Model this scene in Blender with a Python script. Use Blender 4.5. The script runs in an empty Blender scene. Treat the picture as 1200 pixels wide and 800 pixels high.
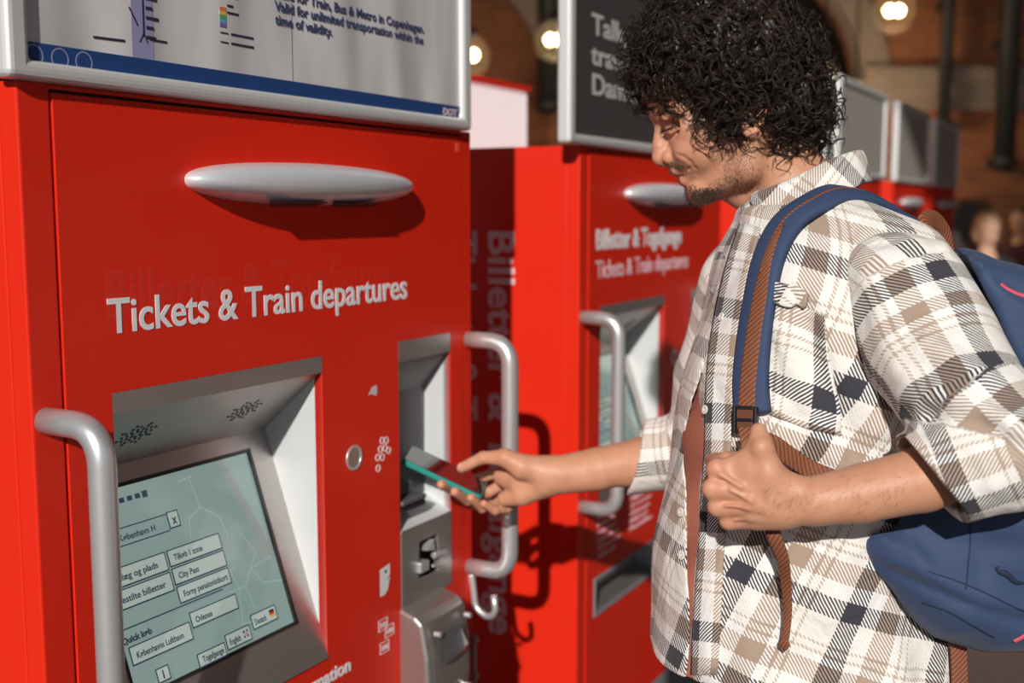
import bpy, bmesh, math, random
import numpy as np
from mathutils import Vector, Matrix
random.seed(7); np.random.seed(7)
PI = math.pi
S = bpy.context.scene
COL = S.collection

# ------------------------------------------------------------------ camera, sky, sun, exposure
PITCH = math.atan(154/1330.0)
cam_d = bpy.data.cameras.new('camera'); cam = bpy.data.objects.new('camera', cam_d); COL.objects.link(cam)
cam.location = (0, 0, 1.5); cam.rotation_euler = (PI/2-PITCH, 0, 0)
cam_d.sensor_width = 36.0; cam_d.lens = 36.0*1330/1200; cam_d.clip_end = 200
cam_d.dof.use_dof = True; cam_d.dof.focus_distance = 1.42; cam_d.dof.aperture_fstop = 3.2
S.camera = cam
S.view_settings.view_transform = 'Standard'; S.view_settings.look = 'None'
S.view_settings.exposure = 0.0; S.view_settings.gamma = 1.0; S.view_settings.use_curve_mapping = False
w = bpy.data.worlds.new('world'); S.world = w; w.use_nodes = True
bg = w.node_tree.nodes['Background']; bg.inputs[0].default_value = (0.80, 0.88, 1.0, 1); bg.inputs[1].default_value = 0.26
sun_d = bpy.data.lights.new('sun', 'SUN'); sun = bpy.data.objects.new('sun', sun_d); COL.objects.link(sun)
sun_d.energy = 4.0; sun_d.angle = math.radians(0.9); sun_d.color = (1.0, 0.95, 0.87)
SUN_DIR = Vector((0.0756, 0.486, -0.235)).normalized()
sun.rotation_euler = SUN_DIR.to_track_quat('-Z', 'Y').to_euler(); sun.location = (-1, -6, 6)

# ------------------------------------------------------------------ materials
MATS = {}
def mat(name, col, rough=0.5, metal=0.0, coat=0.0, emit=None, es=0.0, spec=0.5, noise=0.0, nscale=40.0, bump=0.0, bscale=200.0, sss=0.0, trans=0.0, alpha=1.0, sheen=0.0, aniso=None, bdist=.001, bdet=3):
    m = bpy.data.materials.new(name); m.use_nodes = True; MATS[name] = m
    nt = m.node_tree; b = nt.nodes['Principled BSDF']
    b.inputs['Base Color'].default_value = (*col, 1); b.inputs['Roughness'].default_value = rough
    b.inputs['Metallic'].default_value = metal; b.inputs['Coat Weight'].default_value = coat; b.inputs['Coat Roughness'].default_value = 0.12
    b.inputs['Specular IOR Level'].default_value = spec
    b.inputs['Transmission Weight'].default_value = trans; b.inputs['Alpha'].default_value = alpha
    b.inputs['Sheen Weight'].default_value = sheen
    if sss: b.inputs['Subsurface Weight'].default_value = sss; b.inputs['Subsurface Radius'].default_value = (0.012, 0.005, 0.003); b.inputs['Subsurface Scale'].default_value = 0.6
    if emit: b.inputs['Emission Color'].default_value = (*emit, 1); b.inputs['Emission Strength'].default_value = es
    tc = nt.nodes.new('ShaderNodeTexCoord')
    src = tc.outputs['Object']
    if aniso:
        mp = nt.nodes.new('ShaderNodeMapping'); mp.inputs['Scale'].default_value = aniso; nt.links.new(src, mp.inputs[0]); src = mp.outputs[0]
    if noise:
        n = nt.nodes.new('ShaderNodeTexNoise'); n.inputs['Scale'].default_value = nscale; n.inputs['Detail'].default_value = 4
        nt.links.new(src, n.inputs['Vector'])
        mx = nt.nodes.new('ShaderNodeMix'); mx.data_type = 'RGBA'
        mx.inputs['A'].default_value = (*[c*(1-noise) for c in col], 1); mx.inputs['B'].default_value = (*[min(1, c*(1+noise)) for c in col], 1)
        nt.links.new(n.outputs['Fac'], mx.inputs['Factor']); nt.links.new(mx.outputs['Result'], b.inputs['Base Color'])
    if bump:
        n = nt.nodes.new('ShaderNodeTexNoise'); n.inputs['Scale'].default_value = bscale; n.inputs['Detail'].default_value = bdet
        nt.links.new(src, n.inputs['Vector'])
        bp = nt.nodes.new('ShaderNodeBump'); bp.inputs['Strength'].default_value = bump; bp.inputs['Distance'].default_value = bdist
        nt.links.new(n.outputs['Fac'], bp.inputs['Height']); nt.links.new(bp.outputs[0], b.inputs['Normal'])
    return m
def rgb(r, g, b): return tuple(((c/255)/12.92 if c/255 <= .04045 else ((c/255+.055)/1.055)**2.4) for c in (r, g, b))

mat('red paint', (0.72, 0.022, 0.007), 0.42, coat=0.12, spec=.3, noise=0.05, nscale=9, bump=0.10, bscale=500)
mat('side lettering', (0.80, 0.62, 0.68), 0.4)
mat('dark gap', (0.012, 0.010, 0.010), 0.6)
mat('aluminium', (0.66, 0.67, 0.69), 0.34, metal=0.65, noise=0.04, nscale=120)
mat('frame aluminium', (0.72, 0.73, 0.74), 0.38, metal=0.3)
mat('satin silver', (0.74, 0.77, 0.83), 0.33, metal=0.35, noise=0.03, nscale=60)
mat('brushed steel', (0.44, 0.42, 0.405), 0.40, metal=0.8, noise=0.18, nscale=60, aniso=(1, 1, 14))
mat('pale steel', (0.72, 0.74, 0.76), 0.5, metal=0.25, noise=0.04, nscale=20)
mat('white paint', (0.82, 0.83, 0.86), 0.4)
mat('grey white vinyl', (0.60, 0.60, 0.58), 0.5)
mat('black plastic', (0.02, 0.02, 0.022), 0.35)
mat('dark grey plastic', (0.10, 0.10, 0.11), 0.4)
mat('poster paper', (0.66, 0.65, 0.67), 0.30, coat=0.5, noise=0.05, nscale=6, bump=1.0, bscale=3.6, aniso=(2.2, 1, 0.6), bdist=.03, bdet=.6)
mat('plain poster', (0.40, 0.38, 0.34), 0.5)
mat('poster blue', rgb(40, 72, 128), 0.25, coat=0.4, bump=0.5, bscale=9)
mat('poster ink', rgb(66, 74, 110), 0.5)
mat('poster dark ink', rgb(50, 50, 66), 0.5)
mat('pale violet ink', rgb(150, 150, 190), 0.5)
mat('poster dark', (0.07, 0.07, 0.075), 0.06, coat=0.8)
mat('screen', (0.04, 0.05, 0.05), 0.08, coat=0.6, emit=rgb(138, 160, 155), es=0.78, noise=0)
mat('screen button', (0.1, 0.1, 0.1), 0.12, emit=rgb(168, 182, 174), es=0.8)
mat('screen ink', (0.02, 0.03, 0.04), 0.12, emit=rgb(50, 70, 84), es=0.6)
mat('screen line', (0.05, 0.06, 0.06), 0.12, emit=rgb(160, 184, 176), es=0.7)
for nm, c in dict(flag_red=(190, 40, 40), flag_blue=(40, 60, 130), flag_gold=(220, 170, 50), flag_black=(25, 25, 25), flag_white=(225, 225, 225)).items():
    mat(nm.replace('_', ' '), (0.02, 0.02, 0.02), 0.2, emit=rgb(*c), es=0.7)
for nm, c in dict(orange=(214, 120, 80), amber=(214, 176, 96), green=(96, 160, 100), cyan=(96, 160, 190), violet=(120, 100, 160)).items(): mat('ink '+nm, rgb(*c), 0.5)
mat('plinth grey', (0.22, 0.24, 0.27), 0.5, noise=0.1)
mat('bulb glow', (1, .9, .7), 0.3, emit=(1.0, 0.74, 0.40), es=14)
mat('dark metal', (0.035, 0.04, 0.045), 0.5)
mat('wood dark', (0.10, 0.05, 0.025), 0.5, noise=0.3)

def brick_mat(name, c1, c2, mortar, scale):
    m = bpy.data.materials.new(name); m.use_nodes = True; nt = m.node_tree; b = nt.nodes['Principled BSDF']; MATS[name] = m
    tc = nt.nodes.new('ShaderNodeTexCoord'); mp = nt.nodes.new('ShaderNodeMapping'); mp.inputs['Rotation'].default_value = (PI/2, 0, 0)
    br = nt.nodes.new('ShaderNodeTexBrick'); br.inputs['Color1'].default_value = (*c1, 1); br.inputs['Color2'].default_value = (*c2, 1); br.inputs['Mortar'].default_value = (*mortar, 1)
    br.inputs['Scale'].default_value = scale; br.inputs['Mortar Size'].default_value = 0.03; br.inputs['Brick Width'].default_value = .9; br.inputs['Row Height'].default_value = .3
    nt.links.new(tc.outputs['Object'], mp.inputs[0]); nt.links.new(mp.outputs[0], br.inputs['Vector'])
    n = nt.nodes.new('ShaderNodeTexNoise'); n.inputs['Scale'].default_value = 1.4; n.inputs['Detail'].default_value = 5; nt.links.new(tc.outputs['Object'], n.inputs['Vector'])
    mx = nt.nodes.new('ShaderNodeMix'); mx.data_type = 'RGBA'; mx.blend_type = 'MULTIPLY'; mx.inputs['Factor'].default_value = .8
    cr = nt.nodes.new('ShaderNodeValToRGB'); cr.color_ramp.elements[0].color = (.45, .45, .45, 1); cr.color_ramp.elements[0].position = .3; cr.color_ramp.elements[1].color = (1.3, 1.2, 1.1, 1); cr.color_ramp.elements[1].position = .7
    nt.links.new(n.outputs['Fac'], cr.inputs[0]); nt.links.new(br.outputs['Color'], mx.inputs['A']); nt.links.new(cr.outputs[0], mx.inputs['B'])
    nt.links.new(mx.outputs['Result'], b.inputs['Base Color']); b.inputs['Roughness'].default_value = .85
    bp = nt.nodes.new('ShaderNodeBump'); bp.inputs['Strength'].default_value = .5; bp.inputs['Distance'].default_value = .01; nt.links.new(br.outputs['Fac'], bp.inputs['Height']); bp.invert = True; nt.links.new(bp.outputs[0], b.inputs['Normal'])
    return m
brick_mat('brick', (.55, .20, .09), (.40, .14, .07), (.35, .27, .20), 3.2)
brick_mat('floor brick', (.24, .11, .08), (.17, .08, .06), (.12, .09, .08), 2.2)
mat('stone', (.40, .34, .28), .8, noise=.25, nscale=4)
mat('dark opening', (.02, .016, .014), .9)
mat('added roof timber', (.10, .07, .05), .8, noise=.2, nscale=2)
M = MATS

# ------------------------------------------------------------------ object helpers
def link(name, me, m, parent=None):
    o = bpy.data.objects.new(name, me); COL.objects.link(o)
    if m is not None: o.data.materials.append(m if not isinstance(m, str) else MATS[m])
    if parent: o.parent = parent
    return o
def tag(o, label=None, cat=None, group=None, kind=None):
    if label: o['label'] = label
    if cat: o['category'] = cat
    if group: o['group'] = group
    if kind: o['kind'] = kind
    return o
def empty(name, loc=(0, 0, 0), rz=0, parent=None):
    o = bpy.data.objects.new(name, None); COL.objects.link(o); o.location = loc; o.rotation_euler = (0, 0, rz); o.empty_display_size = .05
    if parent: o.parent = parent
    return o
def copy_tree(o, parent=None):
    c = o.copy(); COL.objects.link(c); c.parent = parent
    for ch in o.children: copy_tree(ch, c)
    return c
class MB:
    """collects shapes into one mesh"""
    def __init__(s): s.v = []; s.f = []
    def add(s, vs, fs):
        n = len(s.v); s.v += [tuple(map(float, p)) for p in vs]; s.f += [tuple(i+n for i in f) for f in fs]; return s
    def box(s, x0, x1, y0, y1, z0, z1):
        return s.add([(x0, y0, z0), (x1, y0, z0), (x1, y1, z0), (x0, y1, z0), (x0, y0, z1), (x1, y0, z1), (x1, y1, z1), (x0, y1, z1)],
                     [(0, 3, 2, 1), (4, 5, 6, 7), (0, 1, 5, 4), (1, 2, 6, 5), (2, 3, 7, 6), (3, 0, 4, 7)])
    def quad(s, a, b, c, d, t=None):
        if t is None: return s.add([a, b, c, d], [(0, 1, 2, 3)])
        a, b, c, d = map(Vector, (a, b, c, d)); n = (b-a).cross(d-a).normalized()*t
        return s.add([a, b, c, d, a-n, b-n, c-n, d-n], [(0, 1, 2, 3), (7, 6, 5, 4), (0, 4, 5, 1), (1, 5, 6, 2), (2, 6, 7, 3), (3, 7, 4, 0)])
    def tube(s, pts, r, n=16, cap=True, sq=1.0):
        pts = [Vector(p) for p in pts]; rs = r if hasattr(r, '__len__') else [r]*len(pts)
        T = [(pts[min(i+1, len(pts)-1)]-pts[max(i-1, 0)]).normalized() for i in range(len(pts))]
        up = Vector((0, 0, 1)) if abs(T[0].z) < .9 else Vector((0, 1, 0))
        N = (up - T[0]*up.dot(T[0])).normalized(); vs = []; fs = []
        for i, p in enumerate(pts):
            N = (N-T[i]*N.dot(T[i])).normalized(); B = T[i].cross(N)
            for k in range(n):
                a = 2*PI*k/n; vs.append(p+(N*math.cos(a)+B*math.sin(a)*sq)*rs[i])
        for i in range(len(pts)-1):
            for k in range(n): fs.append((i*n+k, i*n+(k+1) % n, (i+1)*n+(k+1) % n, (i+1)*n+k))
        if cap: fs += [tuple(range(n-1, -1, -1)), tuple((len(pts)-1)*n+k for k in range(n))]
        return s.add(vs, fs)
    def disc(s, c, ax, r0, r1, h, n=32):
        """ring or solid disc extruded h along axis ax; r0 inner radius"""
        c = Vector(c); ax = Vector(ax).normalized(); u = ax.orthogonal().normalized(); v = ax.cross(u); vs = []; fs = []
        for (r, t) in ((r1, 0), (r1, h), (r0, h), (r0, 0)):
            for k in range(n):
                a = 2*PI*k/n; vs.append(c+u*(r*math.cos(a))+v*(r*math.sin(a))+ax*t)
        for j in range(4):
            for k in range(n): fs.append((j*n+k, j*n+(k+1) % n, ((j+1) % 4)*n+(k+1) % n, ((j+1) % 4)*n+k))
        return s.add(vs, fs)
    def holed(s, x0, x1, z0, z1, holes, y0, y1):
        xs = sorted({x0, x1, *[h[0] for h in holes], *[h[1] for h in holes]}); zs = sorted({z0, z1, *[h[2] for h in holes], *[h[3] for h in holes]})
        ins = lambda i, j: (0 <= i < len(xs)-1 and 0 <= j < len(zs)-1 and not any(h[0]-1e-6 <= xs[i] and xs[i+1] <= h[1]+1e-6 and h[2]-1e-6 <= zs[j] and zs[j+1] <= h[3]+1e-6 for h in holes))
        vi = {}; vs = []
        def V(i, j, k):
            if (i, j, k) not in vi: vi[i, j, k] = len(vs); vs.append((xs[i], (y0, y1)[k], zs[j]))
            return vi[i, j, k]
        fs = []
        for i in range(len(xs)-1):
            for j in range(len(zs)-1):
                if not ins(i, j): continue
                fs.append((V(i, j, 0), V(i+1, j, 0), V(i+1, j+1, 0), V(i, j+1, 0))); fs.append((V(i, j, 1), V(i, j+1, 1), V(i+1, j+1, 1), V(i+1, j, 1)))
                if not ins(i-1, j): fs.append((V(i, j, 0), V(i, j+1, 0), V(i, j+1, 1), V(i, j, 1)))
                if not ins(i+1, j): fs.append((V(i+1, j, 0), V(i+1, j, 1), V(i+1, j+1, 1), V(i+1, j+1, 0)))
                if not ins(i, j-1): fs.append((V(i, j, 0), V(i, j, 1), V(i+1, j, 1), V(i+1, j, 0)))
                if not ins(i, j+1): fs.append((V(i, j+1, 0), V(i+1, j+1, 0), V(i+1, j+1, 1), V(i, j+1, 1)))
        return s.add(vs, fs)
    def build(s, name, m, parent=None, smooth=False, bevel=0.0, seg=2, sub=0):
        me = bpy.data.meshes.new(name); me.from_pydata(s.v, [], s.f); me.update()
        bm = bmesh.new(); bm.from_mesh(me); bmesh.ops.recalc_face_normals(bm, faces=bm.faces); bm.to_mesh(me); bm.free()
        if smooth: me.polygons.foreach_set('use_smooth', [True]*len(me.polygons))
        o = link(name, me, m, parent)
        if bevel:
            b = o.modifiers.new('bevel', 'BEVEL'); b.width = bevel; b.segments = seg; b.limit_method = 'ANGLE'
        if sub:
            b = o.modifiers.new('sub', 'SUBSURF'); b.levels = sub; b.render_levels = sub
        return o
def bend(pts, r, n=8):
    """round the corners of a polyline"""
    pts = [Vector(p) for p in pts]; out = [pts[0]]
    for i in range(1, len(pts)-1):
        a, p, b = pts[i-1], pts[i], pts[i+1]; ra = min(r, (a-p).length*.49, (b-p).length*.49)
        p0 = p+(a-p).normalized()*ra; p1 = p+(b-p).normalized()*ra
        for k in range(n+1):
            t = k/n; out.append(p0*(1-t)**2+p*2*t*(1-t)+p1*t*t)
    return out+[pts[-1]]
def text_mesh(name, body, size, m, parent=None, loc=(0, 0, 0), rot=(PI/2, 0, 0), width=None, height=None, align='LEFT', bold=0.0, shear=0, flat=0.0004):
    """writing as real mesh letters; width/height fit the block in metres"""
    c = bpy.data.curves.new(name, 'FONT'); c.body = body; c.size = size; c.align_x = align; c.extrude = flat; c.offset = bold; c.resolution_u = 4; c.shear = shear
    t = bpy.data.objects.new(name, c); COL.objects.link(t); bpy.context.view_layer.update()
    me = bpy.data.meshes.new_from_object(t.evaluated_get(bpy.context.evaluated_depsgraph_get())); bpy.data.objects.remove(t)
    co = np.empty(len(me.vertices)*3); me.vertices.foreach_get('co', co); co = co.reshape(-1, 3)
    if width:
        x0, x1 = co[:, 0].min(), co[:, 0].max(); co[:, 0] = (co[:, 0]-x0)*width/(x1-x0)
    if height:
        y1 = co[:, 1].max(); co[:, 1] *= height/y1
    me.vertices.foreach_set('co', co.ravel()); me.update(); me.materials.clear()
    o = link(name, me, m, parent); o.location = loc; o.rotation_euler = rot
    return o

# photograph pixel + distance in front of the camera -> a point in the hall (used to measure where things stand)
CP, SP = math.cos(PITCH), math.sin(PITCH)
def at(u, v, y):
    dx = (u-600)/1330; dy = (400-v)/1330; t = y/(CP+dy*SP)
    return Vector((dx*t, y, 1.5+(-SP+dy*CP)*t))

# ------------------------------------------------------------------ the setting
MB().box(-14, 16, -10, 13, -.1, 0).build('floor', 'floor brick')['kind'] = 'structure'
MB().box(-14, 16, -2.6, 13, 6.0, 6.2).build('ceiling_sun_block', 'added roof timber')['kind'] = 'structure'  # unseen roof slab, added to keep the sun off the back wall
WY = 12.0
def arch_wall():
    """brick back wall with an arcade of round arches cut through it"""
    cs = [(float(at(u, 105, WY).x), r_/1330*WY) for u, r_ in ((-60, 138), (220, 138), (500, 138), (850, 160), (1420, 160))]; zs = at(600, 105, WY).z
    mb = MB(); x_prev = -13.9; n = 24; st = MB()
    for c, r in cs:
        mb.box(x_prev, c-r, WY, WY+.5, 0, 6); x_prev = c+r
        vs = []; fs = []
        for k in range(n+1):
            a = PI*k/n; px, pz = c-r*math.cos(a), zs+r*math.sin(a)
            vs += [(px, WY, pz), (px, WY, 6), (px, WY+.5, pz), (px, WY+.5, 6)]
        for k in range(n):
            b = 4*k; fs += [(b, b+1, b+5, b+4), (b+2, b+6, b+7, b+3), (b, b+4, b+6, b+2)]
        mb.add(vs, fs); mb.box(c-r, c+r, WY+.12, WY+.42, 0, 2.0)
        R0, R1 = r-.01, r+.26; vs = []; fs = []
        for k in range(25):
            a = PI*k/24
            for (R, y) in ((R0, WY-.06), (R1, WY-.06), (R1, WY+.02), (R0, WY+.3)): vs.append((c-R*math.cos(a), y, zs+R*math.sin(a)))
        for k in range(24):
            for j in range(4): fs.append((4*k+j, 4*k+(j+1) % 4, 4*k+4+(j+1) % 4, 4*k+4+j))
        st.add(vs, fs)
    mb.box(x_prev, 15.9, WY, WY+.5, 0, 6)
    wl = mb.build('wall_back', 'brick'); wl['kind'] = 'structure'
    for (c0, q0), (c1, q1) in zip(cs[:-1], cs[1:]):
        u0, u1 = c0+q0-.04, c1-q1+.04
        st.box(u0, u1, WY-.14, WY+.3, zs+.04, zs+.22); st.box(u0+.02, u1-.02, WY-.09, WY+.3, zs-.12, zs+.04); st.box(u0, u1, WY-.12, WY+.3, zs-.22, zs-.12)
    st.build('trim_1', 'stone', bevel=.01)['kind'] = 'structure'
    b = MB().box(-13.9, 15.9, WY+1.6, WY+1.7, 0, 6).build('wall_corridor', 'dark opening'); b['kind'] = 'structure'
    # the leftmost visible bay is filled with brick
    c, r = cs[2]; vs = [(c-r*math.cos(PI*k/20), WY+.25, zs+r*math.sin(PI*k/20)) for k in range(21)]+[(c+r, WY+.25, 2), (c-r, WY+.25, 2)]
    vs += [(a, b+.1, d) for a, b, d in vs]; m_ = MB(); m_.add(vs, [tuple(range(23)), tuple(range(45, 22, -1))]); m_.build('wall_infill', 'brick')['kind'] = 'structure'
arch_wall()
for nm, (x0, x1) in dict(wall_right=(15.9, 16), wall_left=(-14, -13.9)).items():
    MB().box(x0, x1, -2.6, 13, 0, 6).build(nm, 'brick')['kind'] = 'structure'
# dark iron downpipes / columns
for (u, wpx, v1, y, lab) in ((1105, 14, 150, 11.72, 'slim black iron column beside the stone arch'), (1176, 24, 195, 11.68, 'thick black iron column at the right, ending above the crowd'), (642, 24, 128, 11.68, 'black iron column behind the second red ticket machine')):
    p = at(u, v1, y); r = wpx/1330*y/2
    rt = empty('iron_column', (p.x, p.y, 0)); mb = MB(); mb.tube([(0, 0, p.z+.1), (0, 0, 5.99)], r, 20); mb.build('shaft', 'dark metal', rt, True)
    c_ = MB(); c_.tube([(0, 0, p.z-.05), (0, 0, p.z), (0, 0, p.z+.06), (0, 0, p.z+.12)], [r*.5, r*1.15, r*1.3, r], 20); c_.build('bracket', 'dark metal', rt, True)
    b_ = MB(); b_.box(-r*.4, r*.4, 0, WY-y+.02, p.z-.02, p.z+.06); b_.box(-r*.4, r*.4, 0, WY-y+.02, p.z+1.2, p.z+1.28); b_.build('wall_arm', 'dark metal', rt)
    tag(rt, lab, 'column')

# ------------------------------------------------------------------ ticket machines
L0 = Vector((-.429*1.25, 1.25, 0)); RZ = math.atan2(.8763, .4818)
DX = Vector((math.cos(RZ), math.sin(RZ), 0)); NY = Vector((-math.sin(RZ), math.cos(RZ), 0))
def loc2world(x, y, z): return L0+DX*x+NY*y+Vector((0, 0, z))
YB = .48
def plate(s, z):   # a point on the tilted screen plate of the recess; z height
    t = (z-.832)/(1.160-.832); return (s, .004+.110*t, z)
PN = Vector((0, -(1.160-.832), .110)).normalized(); PU = Vector((0, .110, 1.160-.832)).normalized()
def on_plate(x, k, h=0.0): # x across, k distance up the plate from its foot, h above it
    p = Vector((x, .004, .832))+PU*k+PN*h; return tuple(p)
PROT = (math.atan2(PU.z, PU.y), 0, 0)
def screen_ui(scr):
    """what the display shows, in the plate frame"""
    X0, X1, K0, K1 = .150, .467, .047, .318
    def W(u, v): return X0+(X1-X0)*u, K1-(K1-K0)*v       # u right, v down, 0..1
    bt = MB(); ln = MB(); ed = MB()
    def rect(mb, u0, v0, u1, v1, h):
        a, b = W(u0, v0); c, d = W(u1, v1)
        mb.quad(on_plate(a, d, h), on_plate(c, d, h), on_plate(c, b, h), on_plate(a, b, h))
    def button(u0, v0, u1, v1):
        rect(ed, u0-.006, v0-.006, u1+.006, v1+.008, .0007); rect(bt, u0, v0, u1, v1, .0010)
    B = [(.0, .20, .40, .285, 0), (.405, .20, .46, .275, 1), (.0, .385, .33, .47, 1), (.0, .49, .33, .575, 1), (.35, .385, .66, .46, 1), (.35, .48, .66, .555, 1), (.35, .575, .66, .65, 1),
         (.03, .76, .36, .84, 1), (.38, .72, .66, .79, 1), (.36, .93, .52, .99, 1), (.54, .90, .69, .97, 1), (.72, .86, .88, .93, 1), (.13, .91, .19, .97, 1)]
    for u0, v0, u1, v1, f in B:
        if f: button(u0, v0, u1, v1)
        else: rect(ed, u0, v0, u1, v0+.006, .0009); rect(ed, u0, v1, u1, v1+.006, .0009)
    rect(ed, .0, .665, .60, .672, .0009)
    for u in np.linspace(.0, .26, 7): rect(ed, u, .06, u+.028, .085, .0009)
    rect(ed, .30, .055, .33, .09, .0009)
    for pl in ([(.58, .05), (.60, .22), (.52, .26), (.50, .36)], [(.60, .22), (.70, .30), (.72, .42)], [(.95, .60), (.80, .62), (.74, .70), (.62, .70)], [(.66, .55), (.70, .70), (.66, .88), (.76, .90)], [(.80, .62), (.86, .72), (.98, .75)], [(.74, .70), (.76, .84)], [(.52, .06), (.60, .05)], [(.80, .42), (.86, .55), (.80, .62)], [(.60, .66), (.66, .60), (.72, .58)]):
        for (a, b), (c, d) in zip(pl[:-1], pl[1:]):
            p, q = Vector((*W(a, b), 0)), Vector((*W(c, d), 0)); n = (q-p).normalized().cross(Vector((0, 0, 1)))*.0011
            P4 = [p-n, q-n, q+n, p+n]; ln.quad(*[on_plate(k.x, k.y, .0005) for k in P4])
        ln.build('map_line', 'screen line', scr); ln = MB()
    ed.build('button_edge', 'screen ink', scr); bt.build('button', 'screen button', scr)
    def T(body, u, v, wd, h=.0085, bold=0.0003):
        a, b = W(u, v); text_mesh('lettering', body, .014, 'screen ink', scr, on_plate(a, b, .0014), PROT, width=wd*(X1-X0), height=h, bold=bold, flat=.0001)
    T('København H', .12, .265, .20); T('X', .42, .262, .028, .009, .0008)
    T('Tillæg og plads', .04, .445, .24); T('Bestilte billetter', .035, .55, .26); T('Tilkøb 1 zone', .375, .44, .17); T('City Pass', .375, .535, .12); T('Forny pensionistkort', .375, .63, .27)
    T('Quick køb', .0, .735, .16, .0085, .0006); T('Københavns Lufthavn', .055, .82, .26); T('Odense', .40, .775, .10); T('Togafgange', .38, .975, .13); T('English', .555, .955, .07); T('Deutsch', .735, .915, .075); T('i', .155, .96, .008, .011, .0006); T('Info', .14, 1.0, .035, .005)
    for (u, v, cols) in ((.645, .915, 'uk'), (.835, .872, 'de')):
        wd, hh = .033, .038
        if cols == 'de':
            for i, c in enumerate(('flag black', 'flag red', 'flag gold')):
                m_ = MB(); rect(m_, u, v+hh*i/3, u+wd, v+hh*(i+1)/3, .0016); m_.build('german_flag', c, scr)
        else:
            m_ = MB(); rect(m_, u, v, u+wd, v+hh, .0014); m_.build('british_flag', 'flag blue', scr)
            m_ = MB(); rect(m_, u+wd*.35, v, u+wd*.65, v+hh, .0016); rect(m_, u, v+hh*.33, u+wd, v+hh*.67, .0016); m_.build('british_flag', 'flag white', scr)
            m_ = MB(); rect(m_, u+wd*.43, v, u+wd*.57, v+hh, .0018); rect(m_, u, v+hh*.43, u+wd, v+hh*.57, .0018); m_.build('british_flag', 'flag red', scr)

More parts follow.
